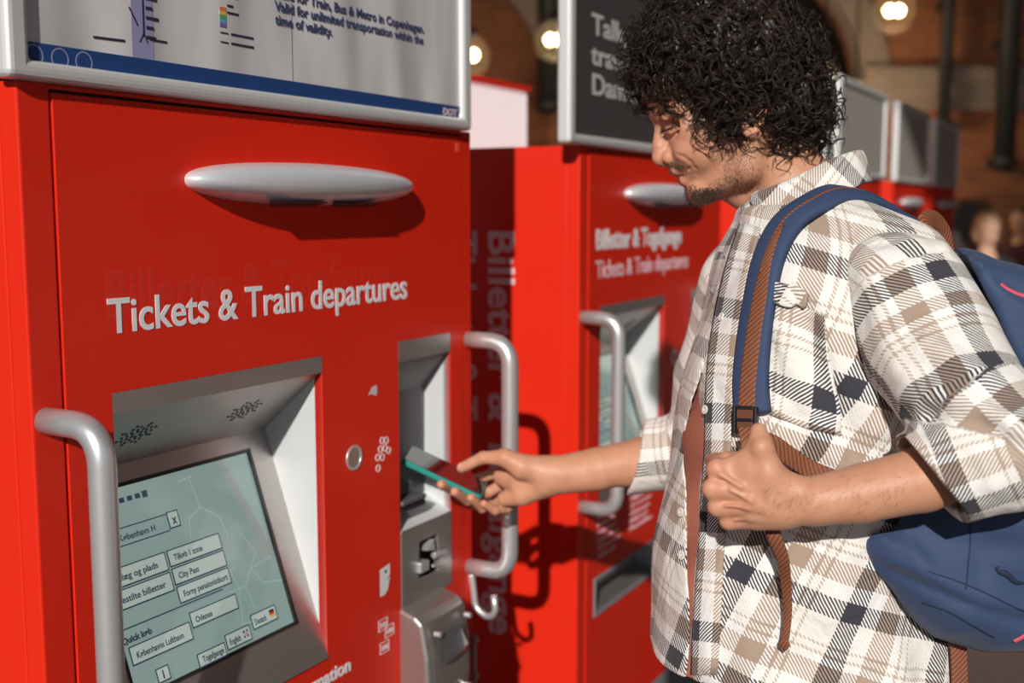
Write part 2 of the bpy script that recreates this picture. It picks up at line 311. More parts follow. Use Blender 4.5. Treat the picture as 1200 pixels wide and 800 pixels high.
def ticket_machine(detail, loc, first):
    t = empty('ticket_machine', loc, RZ)
    W, ZT = .957, 1.640
    # casing: open box with a front frame
    cs = MB(); cs.holed(0, W, .245, ZT, [(.043, .926, .262, 1.634)], 0, .03); cs.box(0, .012, .03, YB, .245, ZT); cs.box(W-.012, W, .03, YB, .245, ZT); cs.box(.012, W-.012, .03, YB, ZT-.012, ZT); cs.box(0, W, YB-.012, YB, .245, ZT-.012)
    cs.build('casing', 'red paint', t, bevel=.0025)
    g = MB(); g.holed(.041, .928, .26, 1.636, [(.10, .53, .78, 1.30), (.71, .89, .80, 1.30), (.085, .48, .545, .65)], .006, .02); g.build('door_seal', 'dark gap', t)
    d = MB(); d.holed(.0455, .9235, .265, 1.630, [(.113, .514, .806, 1.281), (.717, .880, .818, 1.282), (.09, .472, .552, .642)], -.0015, .014); d.build('door', 'red paint', t, bevel=.0006)
    p = MB(); p.box(.012, W-.012, .02, YB-.02, 0, .245); p.box(.02, W-.02, .005, .02, .0, .240); p.build('plinth', 'plinth grey', t, bevel=.004)
    # long lens shaped hood lamp
    lp = MB(); n, k = 48, 20; vs = []; fs = []
    for i in range(n+1):
        a = PI*i/n; x = .493-.250*math.cos(a); r = max(.002, math.sin(a)**.78)
        for j in range(k+1):
            b = PI*j/k; zz = math.cos(b); yy = math.sin(b)
            z = 1.5385+(.0290 if zz > 0 else .0315)*r*zz; y = -.056*r**.8*yy**.75
            vs.append((x, y+.001, z))
    for i in range(n):
        for j in range(k): fs.append((i*(k+1)+j, (i+1)*(k+1)+j, (i+1)*(k+1)+j+1, i*(k+1)+j+1))
    lp.add(vs, fs); o = lp.build('hood_lamp', 'satin silver', t, True)
    sl = MB()
    for x0, x1 in ((.36, .485), (.50, .62)): sl.quad((x0, -.040, 1.5118), (x1, -.040, 1.5118), (x1-.01, -.022, 1.5062), (x0+.02, -.022, 1.5062), .0015)
    sl.build('vent_slot', 'black plastic', o)
    # screen recess
    rc = MB(); a = .113; b = .514
    rc.box(a, b, -.0018, .004, 1.256, 1.281)             # rim above
    rc.build('recess_rim', 'brushed steel', t)
    rc = MB(); rc.quad((a, .001, 1.257), (b, .001, 1.257), plate(b, 1.160), plate(a, 1.160), -.004); ce = rc.build('recess_ceiling', 'brushed steel', t)
    gr = MB(); C0 = Vector((0, .001, 1.257)); C1 = Vector(plate(0, 1.160)); CU = (C1-C0); CN = Vector((0, CU.z, -CU.y)).normalized()
    if CN.z > 0: CN = -CN
    for gx in (.20, .405):
        gr = MB()
        for (r_, k_) in ((.006, 6), (.012, 10), (.018, 12), (.023, 8)):
            for q in range(k_):
                an = 2*PI*q/k_+r_*50
                c_ = Vector((gx+r_*1.3*math.cos(an), 0, 0))+C0+CU*(.48)+CU.normalized()*(r_*math.sin(an))
                gr.disc(c_+CN*.0004, CN, .00001, .0024, .0004, 8)
        gr.build('speaker_grille', 'black plastic', ce)
    sw = MB(); sw.add([(b, 0, 1.2575), (b, .115, 1.160), (b, .004, .832), (b, -.0005, .806), (b+.003, 0, 1.2575), (b+.003, .115, 1.160), (b+.003, .004, .832), (b+.003, -.0005, .806)], [(0, 1, 2, 3), (4, 7, 6, 5), (0, 4, 5, 1), (1, 5, 6, 2), (2, 6, 7, 3), (3, 7, 4, 0)]); sw.build('recess_side_wall', 'pale steel', t)
    sw = MB(); sw.add([(a, 0, 1.2575), (a, .115, 1.160), (a, .004, .832), (a, -.0005, .806), (a-.003, 0, 1.2575), (a-.003, .115, 1.160), (a-.003, .004, .832), (a-.003, -.0005, .806)], [(0, 1, 2, 3), (4, 7, 6, 5), (0, 4, 5, 1), (1, 5, 6, 2), (2, 6, 7, 3), (3, 7, 4, 0)]); sw.build('recess_side_wall', 'pale steel', t)
    # bezel: tilted plate with a hole, built flat then rotated into place
    HL = (Vector(plate(0, 1.160))-Vector((0, .004, .832))).length
    bz = MB(); bz.holed(a, b, -.025, HL, [(.148, .469, .045, .320)], 0, .006)
    bz.v = [on_plate(x, z, -y) for x, y, z in bz.v]; bz.build('screen_bezel', 'brushed steel', t)
    sc_ = MB(); sc_.quad(on_plate(.146, .043, -.004), on_plate(.471, .043, -.004), on_plate(.471, .322, -.004), on_plate(.146, .322, -.004), .004)
    bl = MB(); bl.holed(.146, .471, .043, .322, [(.152, .465, .049, .316)], -.001, .004); bl.v = [on_plate(x, z, -y-.001) for x, y, z in bl.v]; bl.build('screen_gasket', 'black plastic', t)
    scr = sc_.build('screen', 'screen', t)
    if detail: screen_ui(scr)
    # payment bay on the right
    x0, x1 = .717, .880
    r_ = MB(); r_.box(x0, x1, -.0018, .004, 1.248, 1.282); r_.build('payment_rim', 'brushed steel', t)
    r_ = MB(); r_.quad((x0, .056, 1.010-.03), (x1, .056, 1.010-.03), (x1, .054, 1.183), (x0, .054, 1.183), .004); r_.quad((x0, .054, 1.183), (x1, .054, 1.183), (x1, .001, 1.249), (x0, .001, 1.249), .004); pb = r_.build('payment_back', 'dark grey plastic', t)
    r_ = MB(); r_.add([(x1, 0, 1.249), (x1, .056, 1.183), (x1, .056, .975), (x1, -.001, .955)], [(0, 1, 2, 3)]); r_.add([(x0, 0, 1.249), (x0, .056, 1.183), (x0, .056, .975), (x0, -.001, .955)], [(0, 1, 2, 3)]); r_.build('payment_side', 'pale steel', t)
    r_ = MB(); r_.quad((x0, -.002, .955), (x1, -.002, .955), (x1, .056, .985), (x0, .056, .985), .004); r_.build('payment_shelf', 'pale steel', t, bevel=.001)
    r_ = MB(); r_.holed(x0+.001, x1-.001, .820, .956, [(.772, .832, .858, .925)], -.003, .006); fp = r_.build('card_panel', 'brushed steel', t, bevel=.001)
    r_ = MB(); r_.box(.768, .836, .02, .03, .85, .93); r_.build('card_slot_back', 'black plastic', fp)
    r_ = MB(); r_.box(.764, .790, -.012, .004, .872, .890); r_.add([(.79, -.006, .905), (.815, -.006, .920), (.82, -.006, .898), (.79, .015, .905), (.815, .015, .920), (.82, .015, .898)], [(0, 1, 2), (3, 5, 4), (0, 3, 4, 1), (1, 4, 5, 2), (2, 5, 3, 0)]); r_.tube([(.806, -.01, .893), (.84, -.014, .890)], .006, 12); r_.tube([(.81, -.004, .872), (.84, -.006, .866)], .003, 8); r_.build('card_reader', 'aluminium', fp, bevel=.0015)
    # dark card terminal standing in the bay
    if detail:
        r_ = MB(); r_.box(.719, .80, .0, .052, .985, .998); r_.build('terminal', 'black plastic', t, bevel=.004)
        r_ = MB(); r_.box(.722, .797, -.004, .05, .998, 1.008); r_.box(.728, .79, .02, .05, 1.008, 1.03); r_.build('terminal_lid', 'dark grey plastic', t, bevel=.004)
    # coin cup: rounded hood standing proud of the door
    prof = [(0, .822), (-.034, .812), (-.050, .800), (-.062, .74), (-.064, .68), (-.05, .60), (-.02, .56), (0, .552)]
    cu = MB(); xa, xb = .713, .854; vs = []; fs = []; nx = 9; k = len(prof)
    for i in range(nx):
        f = i/(nx-1); x = xa+(xb-xa)*f; e = 1-.10*abs(2*f-1)**6
        for (y, z) in prof: vs.append((x, y*e, z))
    for i in range(nx-1):
        for j in range(k-1): fs.append((i*k+j, (i+1)*k+j, (i+1)*k+j+1, i*k+j+1))
    fs.append(tuple(range(k))); fs.append(tuple((nx-1)*k+j for j in range(k-1, -1, -1)))
    cu.add(vs, fs); cup = cu.build('coin_cup', 'brushed steel', t, bevel=.006, seg=3)
    q_ = lambda x: .713+(x-.713)*.70
    r_ = MB(); r_.add([(q_(x), y, z) for x, y, z in [(.755, -.0640, .772), (.868, -.0640, .776), (.862, -.0675, .728), (.762, -.0675, .724)]], [(0, 1, 2, 3)]); r_.build('cup_mouth', 'dark grey plastic', cup)
    r_ = MB(); r_.add([(q_(x), y, z) for x, y, z in [(.762, -.068, .724), (.862, -.068, .728), (.850, -.080, .744), (.845, -.066, .772), (.770, -.080, .736)]], [(0, 1, 2, 4), (1, 3, 2)]); r_.build('cup_lip', 'aluminium', cup)
    r_ = MB(); r_.tube([(q_(.745), -.068, .652), (q_(.885), -.068, .655)], .0030, 8); r_.build('cup_bar', 'aluminium', cup)
    for q in ((.745, .652), (.885, .655), (.745, .782), (.885, .785)): r_ = MB(); r_.disc((q_(q[0]), -.058, q[1]), (0, -1, 0), .0001, .005, .012, 12); r_.build('cup_screw', 'aluminium', cup)
    # handles
    def handle(x):
        h = MB(); h.tube(bend([(x, .004, 1.263), (x, -.088, 1.263), (x, -.088, .833), (x, .004, .833)], .062, 12), .0155, 24); return h.build('handle', 'aluminium', t, True)
    handle(.018); hr = handle(.945)
    h = MB(); h.tube(bend([(.948, .0, .815), (.948, -.004, .815), (.948, -.012, .752), (.948, -.040, .738), (.948, -.056, .752), (.948, -.052, .785)], .02, 6), .0065, 12); h.build('bag_hook', 'aluminium', t, True)
    h = MB(); h.box(.942, .952, -.012, 0, .60, .70); h.disc((.947, -.01, .69), (0, -1, 0), .0001, .007, .006, 12); h.disc((.947, -.01, .62), (0, -1, 0), .0001, .007, .006, 12); h.build('hook_bracket', 'brushed steel', t, bevel=.002)
    # ticket tray
    tr = MB(); tr.holed(.088, .474, .550, .644, [(.098, .464, .560, .634)], -.004, .05); tr.build('tray_rim', 'plinth grey', t, bevel=.001)
    tr = MB(); tr.quad((.098, .05, .56), (.464, .05, .56), (.464, .05, .634), (.098, .05, .634), .003); tr.quad((.098, .0, .56), (.464, .0, .56), (.464, .05, .575), (.098, .05, .575), .003); tr.build('tray_bowl', 'brushed steel', t)
    # poster frame on the roof of the machine
    fx0, fx1, fz0, fz1 = (-.022 if first else -.085 if detail else .012), (.935 if first else .86 if detail else .965), 1.6402, 2.03; y0 = -.018
    fr = MB(); fr.holed(fx0, fx1, fz0, fz1, [(fx0+.030, fx1-.030, fz0+.021, fz1-.03)], y0, y0+.033); fr.build('poster_frame', 'frame aluminium', t, bevel=.008, seg=3)
    py = y0+.010
    if first or not detail:
        ps = MB(); ps.box(fx0+.03, fx1-.03, py, py+.004, fz0+.021, fz1-.03); pp = ps.build('poster', 'poster paper' if first else 'plain poster', t)
    else:
        ps = MB(); ps.box(fx0+.03, fx1-.03, py, py+.004, fz0+.021, fz1-.03); pp = ps.build('poster', 'poster dark', t)
    return t, pp, (fx0+.03, fx1-.03, fz0+.021, fz1-.03, py)

T1, P1, FR = ticket_machine(True, L0, True)
tag(T1, 'red ticket machine nearest the camera, lettered Tickets & Train departures, touchscreen lit up', 'ticket machine')
FRT = (PI/2, 0, 0)
text_mesh('lettering', 'Tickets & Train departures', .05, 'white paint', T1, (.110, -.0020, 1.3535), FRT, width=.634, height=.0415, bold=.0007)
text_mesh('lettering', 'Information', .03, 'white paint', T1, (.415, -.0020, .7665), FRT, width=.157, height=.0225, bold=.0008)
# symbols on the door
s = MB(); s.disc((.590, -.0035, 1.110), (0, 1, 0), .0155, .0205, .006, 40); s.build('coin_slot', 'aluminium', T1, bevel=.001)
s = MB(); s.disc((.590, -.0022, 1.110), (0, 1, 0), .0001, .0155, .002, 40); s.build('coin_slot', 'brushed steel', T1)
s = MB()
for (dx, dz) in ((-.013, -.012), (0, -.014), (-.005, 0), (.008, .0), (.018, -.006), (.012, .012), (0, .014), (-.012, -.030)): s.disc((.667+dx, -.0022, 1.110+dz), (0, 1, 0), .0045, .0062, .001, 20)
s.build('coin_symbol', 'white paint', T1)
s = MB(); s.add([(.655, -.002, .908), (.684, -.002, .912), (.684, -.002, .893), (.672, -.002, .884), (.684, -.002, .888), (.677, -.002, .868), (.668, -.002, .862), (.655, -.002, .862)], [(0, 1, 2, 3, 5, 6, 7)]); s.add([(.672, -.002, .884), (.684, -.002, .889), (.677, -.002, .868)], [(0, 1, 2)]); s.build('card_symbol', 'white paint', T1)
s = MB(); s.disc((.672, -.0024, .901), (0, 1, 0), .0001, .003, .0005, 12); s.build('card_symbol', 'dark gap', T1)
for (x, z, tx) in ((.650, .802, '50'), (.668, .786, '100'), (.653, .762, '200')):
    s = MB(); s.holed(x, x+.026, z, z+.020, [(x+.0014, x+.0246, z+.0014, z+.0186)], -.0022, -.0012); s.build('banknote_symbol', 'side lettering', T1)
    text_mesh('banknote_symbol', tx, .01, 'white paint', T1, (x+.004, -.0022, z+.006), FRT, width=.018, height=.008, bold=.0003, flat=.0002)
s = MB(); s.add([(.629, -.002, 1.2045), (.640, -.002, 1.216), (.652, -.002, 1.2185), (.655, -.002, 1.214), (.653, -.002, 1.200), (.640, -.002, 1.205)], [(0, 1, 2, 3, 4, 5)]); s.build('worn_patch', 'grey white vinyl', T1)
s = MB(); s.box(.902, .914, -.0022, -.001, 1.603, 1.618); s.build('inspection_sticker', mat('sticker red', (.9, .10, .07), .4), T1)
# faint ghost of earlier lettering
gm = mat('ghost red', (0.70, 0.025, 0.010), 0.42, coat=0.25)
text_mesh('old_lettering', 'Billetter & Togafgange', .05, gm, T1, (.110, -.00160, 1.372), FRT, width=.60, height=.058, bold=.0014, flat=.0001)
# poster on machine one
x0, x1, z0, z1, py = FR
s = MB(); s.box(x0, x1, py-.0012, py-.0002, z0, z0+.020); s.build('poster_band', 'poster blue', P1)
text_mesh('poster_text', 'Valid for Train, Bus & Metro in Copenhagen.\nValid for unlimited transportation within the\ntime of validity.', .0185, 'poster ink', P1, (.416, py-.0012, 1.793), FRT, width=.376, bold=.0004, flat=.0002)
for ob in list(P1.children):
    if ob.name.startswith('poster_text'): ob.scale = (1, 1.0, 1)
text_mesh('poster_text', 'DOT', .04, 'side lettering', P1, (.850, py-.0016, z0+.002), FRT, width=.044, height=.012, bold=.001, flat=.0002)
s = MB()
for cx in (.052, .085, .018): s.disc((cx, py-.0014, z0+.006), (0, 1, 0), .0105, .0118, .0004, 32)
s.build('poster_symbol', 'pale violet ink', P1)
zq = z0-.016
s = MB(); s.box(.158, .192, py-.0004, py-.0001, zq+.036, z1); s.build('poster_band', 'pale violet ink', P1)
s = MB(); yq = py-.0007
def seg(mb, a, b, w): 
    a = Vector((a[0], 0, a[1])); b = Vector((b[0], 0, b[1])); n = Vector((-(b-a).z, 0, (b-a).x)).normalized()*w/2
    q = [a-n, b-n, b+n, a+n]; mb.add([(k.x, yq, k.z) for k in q], [(0, 1, 2, 3)])
seg(s, (.177, zq+.062), (.177, z1), .0028); seg(s, (.177, zq+.066), (.170, zq+.055), .002); seg(s, (.177, zq+.066), (.183, zq+.055), .002)
seg(s, (.155, zq+.094), (.168, zq+.074), .0024); seg(s, (.177, zq+.13), (.150, zq+.16), .002); seg(s, (.177, zq+.14), (.205, zq+.19), .002)
for i in range(9): seg(s, (.181, zq+.062+i*.0115), (.181+random.uniform(.010, .026), zq+.062+i*.0115), .0042)
for i in range(4): seg(s, (.186+i*.008, zq+.170), (.196+i*.010, zq+.150), .003)
seg(s, (.100, zq+.052), (.147, zq+.0535), .0028); seg(s, (.186, zq+.060), (.214, zq+.0600), .0028)
seg(s, (.322, zq+.19), (.350, zq+.19), .004); seg(s, (.322, zq+.16), (.350, zq+.16), .004)
for i, (k, wd) in enumerate(((.145, .022), (.133, .022), (.121, .012), (.112, .022))): seg(s, (.322, zq+k), (.322+wd, zq+k), .003)
for k in (.085, .073): seg(s, (.328, zq+k), (.372, zq+k), .003); seg(s, (.308, zq+k), (.323, zq+k), .0018)
seg(s, (.452, zq+.036), (.452, z1), .0008)
s.build('poster_diagram', 'poster dark ink', P1)
for i, c in enumerate(('orange', 'amber', 'green', 'cyan', 'violet')):
    s = MB(); s.box(.308, .320, yq, yq+.0006, zq+.118-.0052*i-.005, zq+.118-.0052*i); s.build('poster_legend', 'ink '+c, P1)

# ------------------------------------------------------------------ second machine and the row behind it
X2 = 1.1356*1.25
T2, P2, _ = ticket_machine(True, L0+DX*X2, False)
tag(T2, 'second red ticket machine, behind the outstretched hand, side lettering in half shadow', 'ticket machine')
text_mesh('lettering', 'Billetter & Togafgange', .05, 'white paint', T2, (.085, -.002, 1.4125), FRT, width=.545, height=.045, bold=.0016)
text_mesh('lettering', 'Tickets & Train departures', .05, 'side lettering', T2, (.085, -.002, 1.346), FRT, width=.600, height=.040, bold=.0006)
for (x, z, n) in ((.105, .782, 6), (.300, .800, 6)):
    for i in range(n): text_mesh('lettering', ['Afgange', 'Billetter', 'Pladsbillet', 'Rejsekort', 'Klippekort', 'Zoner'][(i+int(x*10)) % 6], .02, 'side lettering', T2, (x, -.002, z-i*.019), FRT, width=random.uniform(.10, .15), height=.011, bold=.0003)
s = MB(); s.disc((.590, -.0035, 1.110), (0, 1, 0), .0145, .0205, .004, 30); s.disc((.667, -.0025, 1.115), (0, 1, 0), .008, .012, .001, 20); s.build('coin_slot', 'white paint', T2)
# side lettering, reads downwards: machine two's left side
SIDE = Matrix.Rotation(-PI/2, 4, 'Z')@Matrix.Rotation(PI/2, 4, 'X')@Matrix.Rotation(-PI/2, 4, 'Z')
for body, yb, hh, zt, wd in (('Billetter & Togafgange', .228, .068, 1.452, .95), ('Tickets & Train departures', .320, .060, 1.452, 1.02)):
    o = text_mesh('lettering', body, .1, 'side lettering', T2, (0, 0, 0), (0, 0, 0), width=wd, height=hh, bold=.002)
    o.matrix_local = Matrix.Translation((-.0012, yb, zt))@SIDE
text_mesh('poster_text', 'Talk, find\ntravel\nDamcard', .0640, 'grey white vinyl', P2, (.034, py-.0016, 1.880), FRT, width=.37, bold=.0012, flat=.0002)
# plain copies (too small and blurred to carry lettering)
T3, P3, _ = ticket_machine(False, L0+DX*(2.085*1.25), False)
tag(T3, 'third red ticket machine, mostly hidden behind the chest of the man', 'ticket machine')
for (f, lab) in ((3.0, 'red ticket machine under the largest of the grey framed boards behind the collar'), (3.99, 'red ticket machine under the middle one of the three grey boards'), (4.94, 'farthest red ticket machine, under the smallest grey framed board')):
    c = copy_tree(T3); c.location = L0+DX*(f*1.25); tag(c, lab, 'ticket machine')

# ================================================================== signed distance modelling (for the man, his clothes, the bag)
f32 = np.float32
class SDF:
    def __init__(s): s.ops = []; s.post = []
    def add(s, fn, lo, hi, k=.006, op='u'): s.ops.append((fn, np.array(lo, float), np.array(hi, float), k, op)); return s
    def cone(s, a, b, ra, rb, k=.006, op='u', sy=1.0):
        """round cone; sy < 1 flattens it along y (depth)"""
        a = np.array(a, float); b = np.array(b, float); ab = b-a; L2 = max(ab@ab, 1e-9); m = max(ra, rb)
        def fn(P):
            t = np.clip(((P-a)@ab)/L2, 0, 1); d = P-(a+t[:, None]*ab)
            if sy != 1.0: d = d*np.array([1, 1/sy, 1])
            return np.sqrt((d*d).sum(1))-(ra+(rb-ra)*t)
        return s.add(fn, np.minimum(a, b)-m, np.maximum(a, b)+m, k, op)
    def ell(s, c, r, k=.006, op='u', tilt=0.0, rot=None):
        """ellipsoid, tilt about the y axis (radians)"""
        c = np.array(c, float); r = np.array(r, float)
        R = np.array(rot) if rot is not None else np.array([[math.cos(tilt), 0, -math.sin(tilt)], [0, 1, 0], [math.sin(tilt), 0, math.cos(tilt)]])
        def fn(P):
            q = ((P-c)@R.T)/r; l = np.sqrt((q*q).sum(1))+1e-9; g = np.sqrt(((q/r)**2).sum(1))+1e-9
            return l*(l-1)/g
        m = r.max(); return s.add(fn, c-m, c+m, k, op)
    def chain(s, pts, rs, k=.006, op='u', sy=1.0):
        for i in range(len(pts)-1): s.cone(pts[i], pts[i+1], rs[i], rs[i+1], k if i == 0 else min(k, .004), op, sy)
        return s
    def __call__(s, P, pad=.02):
        P = np.asarray(P, float); D = np.full(len(P), 1e3)
        for fn, lo, hi, k, op in s.ops:
            pd = pad+k*2; m = np.all((P >= lo-pd) & (P <= hi+pd), 1)
            if not m.any(): continue
            d = fn(P[m]); c = D[m]
            if op == 'u': h = np.clip(.5+.5*(c-d)/k, 0, 1); r = np.where(c > 100, d, c*(1-h)+d*h-k*h*(1-h))
            elif op == 's': h = np.clip(.5-.5*(c+d)/k, 0, 1); r = c*(1-h)+(-d)*h+k*h*(1-h)
            D[m] = r
        for fn in s.post:
            m = np.abs(D) < .08
            if m.any(): D[m] = fn(P[m], D[m])
        return D
    def normal(s, P, e=.0008):
        g = np.stack([s(P+np.eye(3)[i]*e)-s(P-np.eye(3)[i]*e) for i in range(3)], 1); return g/(np.linalg.norm(g, axis=1)[:, None]+1e-12)
OFF8 = np.array([(i, j, k) for i in (0, 1) for j in (0, 1) for k in (0, 1)])
def key(I): return (I[:, 0].astype(np.int64) << 42) | (I[:, 1].astype(np.int64) << 21) | I[:, 2].astype(np.int64)
def surface(f, h, lo=None, hi=None, smooth=1):
    """closed quad mesh of the level set (sparse surface nets)"""
    if lo is None:
        lo = np.min([o[1] for o in f.ops if o[4] == 'u'], 0)-.03; hi = np.max([o[2] for o in f.ops if o[4] == 'u'], 0)+.03
    H = h*16; n = np.ceil((np.array(hi)-lo)/H).astype(int)+1
    I = np.stack(np.meshgrid(*[np.arange(k) for k in n], indexing='ij'), -1).reshape(-1, 3); c = H
    while True:
        d = f(lo+(I+.5)*c, pad=c*1.6); I = I[np.abs(d) < c*1.35]
        if c <= h*1.01: break
        I = (I[:, None, :]*2+OFF8[None]).reshape(-1, 3); c /= 2
    ck = key(I); o = np.argsort(ck); I = I[o]; ck = ck[o]
    C = (I[:, None, :]+OFF8[None]).reshape(-1, 3); kk = key(C); uk, first, inv = np.unique(kk, return_index=True, return_inverse=True)
    UC = C[first]; val = f(lo+UC*h, pad=.01); V8 = val[inv].reshape(-1, 8); X8 = (lo+UC*h)[inv].reshape(-1, 8, 3)
    s8 = V8 < 0; act = s8.any(1) & ~s8.all(1); idx = -np.ones(len(I), int); idx[act] = np.arange(act.sum())
    V = V8[act]; X = X8[act]; acc = np.zeros((len(V), 3)); cnt = np.zeros(len(V))
    for a in range(8):
        for b in range(a+1, 8):
            if abs(OFF8[a]-OFF8[b]).sum() != 1: continue
            m = (V[:, a] < 0) != (V[:, b] < 0); t = V[m, a]/(V[m, a]-V[m, b]); acc[m] += X[m, a]*(1-t)[:, None]+X[m, b]*t[:, None]; cnt[m] += 1
    vert = acc/cnt[:, None]; quads = []
    for ax in range(3):
        e = np.zeros(3, int); e[ax] = 1; b1 = np.zeros(3, int); b2 = np.zeros(3, int); b1[(ax+1) % 3] = 1; b2[(ax+2) % 3] = 1
        kn = key(UC+e); p = np.searchsorted(uk, kn); p[p >= len(uk)] = 0; ok = uk[p] == kn
        m = ok & ((val < 0) != (val[p] < 0)); Q = UC[m]; sg = val[m] < 0; ids = []
        good = np.ones(len(Q), bool)
        for dlt in (np.zeros(3, int), b1, b1+b2, b2):
            kq = key(np.maximum(Q-dlt, 0)); q = np.searchsorted(ck, kq); q[q >= len(ck)] = 0; hit = (ck[q] == kq); good &= hit & (idx[q] >= 0); ids.append(idx[q])
        F = np.stack(ids, 1); F[~sg] = F[~sg][:, ::-1]; quads.append(F[good])
    Fq = np.concatenate(quads)
    for _ in range(smooth):
        acc = np.zeros_like(vert); cn = np.zeros(len(vert))
        for a in range(4):
            b = (a+1) % 4; np.add.at(acc, Fq[:, a], vert[Fq[:, b]]); np.add.at(cn, Fq[:, a], 1); np.add.at(acc, Fq[:, b], vert[Fq[:, a]]); np.add.at(cn, Fq[:, b], 1)
        g = cn > 0; vert[g] = vert[g]*.4+.6*acc[g]/cn[g][:, None]
    return vert, Fq
def np_mesh(name, V, F, m, parent=None, smooth=True, attrs=None):
    me = bpy.data.meshes.new(name); V = np.asarray(V, f32); F = np.asarray(F, np.int32); k = F.shape[1]
    me.vertices.add(len(V)); me.vertices.foreach_set('co', V.ravel()); me.loops.add(F.size); me.loops.foreach_set('vertex_index', F.ravel())
    me.polygons.add(len(F)); me.polygons.foreach_set('loop_start', np.arange(0, F.size, k, dtype=np.int32)); me.polygons.foreach_set('loop_total', np.full(len(F), k, np.int32))
    me.update(calc_edges=True)
    if smooth: me.polygons.foreach_set('use_smooth', np.ones(len(F), bool))
    for nm, a in (attrs or {}).items():
        a = np.asarray(a, f32)
        if a.ndim == 1: at_ = me.attributes.new(nm, 'FLOAT', 'POINT'); at_.data.foreach_set('value', a)
        else: at_ = me.attributes.new(nm, 'FLOAT_VECTOR', 'POINT'); at_.data.foreach_set('vector', a.ravel())
    return link(name, me, m, parent)
def A(u, v, y): return np.array(at(u, v, y))
def hug(f, u, v, y0=1.0, off=0.0, y1=2.3):
    """first point of solid f met looking from the lens through pixel (u, v); works on arrays"""
    u = np.atleast_1d(np.asarray(u, float)); v = np.atleast_1d(np.asarray(v, float)); n = len(u)
    dx = (u-600)/1330; dy = (400-v)/1330; R = np.stack([dx, CP+dy*SP, -SP+dy*CP], 1); R /= R[:, 1:2]; C = np.array([0, 0, 1.5])
    t = np.full(n, y0); ok = np.zeros(n, bool)
    for _ in range(400):
        d = f(C+R*t[:, None], pad=.06); d = np.where(d > 100, .03, d); hit = d < .0006; ok |= hit; st = np.where(ok, 0, np.clip(d*.7, .0005, .03)); t = t+st
        if ((t > y1) | ok).all(): break
    P = C+R*t[:, None]; N = f.normal(P)
    return P+N*off, N, ok
def catmull(P, n):
    P = np.asarray(P, float); Q = np.concatenate([[2*P[0]-P[1]], P, [2*P[-1]-P[-2]]]); out = []
    for i in range(len(P)-1):
        t = np.linspace(0, 1, n, endpoint=False).reshape((-1,)+(1,)*(P.ndim-1)); a, b, c, d = Q[i:i+4]
        out.append(.5*((2*b)+(-a+c)*t+(2*a-5*b+4*c-d)*t**2+(-a+3*b-3*c+d)*t**3))
    return np.concatenate(out+[P[-1:]])
def sheet(name, grid, thick, m, parent, nu=8, nv=8, attrs=None, plaid=None, sink=0.0):
    """thick cloth from a control net grid[i][j] of 3-D points; plaid = (u0, v0, rotate)"""
    G = catmull(np.asarray(grid, float), nu); G = np.swapaxes(catmull(np.swapaxes(G, 0, 1), nv), 0, 1); a, b = G.shape[:2]
    du = np.gradient(G, axis=0); dv = np.gradient(G, axis=1); N = np.cross(du, dv); N /= np.linalg.norm(N, axis=2)[..., None]+1e-9
    V = np.concatenate([(G+N*thick/2).reshape(-1, 3), (G-N*thick/2).reshape(-1, 3)]); F = []; n = a*b
    i, j = np.meshgrid(np.arange(a-1), np.arange(b-1), indexing='ij'); q = (i*b+j).ravel()
    F.append(np.stack([q, q+b, q+b+1, q+1], 1)); F.append(np.stack([q+n, q+1+n, q+b+1+n, q+b+n], 1))
    def rim(L): L = np.asarray(L); return np.stack([L[:-1], L[1:], L[1:]+n, L[:-1]+n], 1)
    F += [rim(np.arange(b)), rim((np.arange(a)*b+b-1)), rim(((a-1)*b+np.arange(b))[::-1]), rim((np.arange(a)*b)[::-1])]
    at_ = dict(attrs or {})
    if plaid is not None:
        su = np.concatenate([[0], np.cumsum(np.linalg.norm(np.diff(G[:, b//2], axis=0), axis=1))]); sv = np.concatenate([[0], np.cumsum(np.linalg.norm(np.diff(G[a//2], axis=0), axis=1))])
        UU, VV = np.meshgrid(su, sv, indexing='ij'); u0, v0, an = plaid; c, s_ = math.cos(an), math.sin(an)
        pa = np.stack([UU*c-VV*s_+u0, UU*s_+VV*c+v0, 0*UU], 2).reshape(-1, 3); at_['plaid'] = np.concatenate([pa, pa])
    return np_mesh(name, V, np.concatenate(F), m, parent, True, at_)
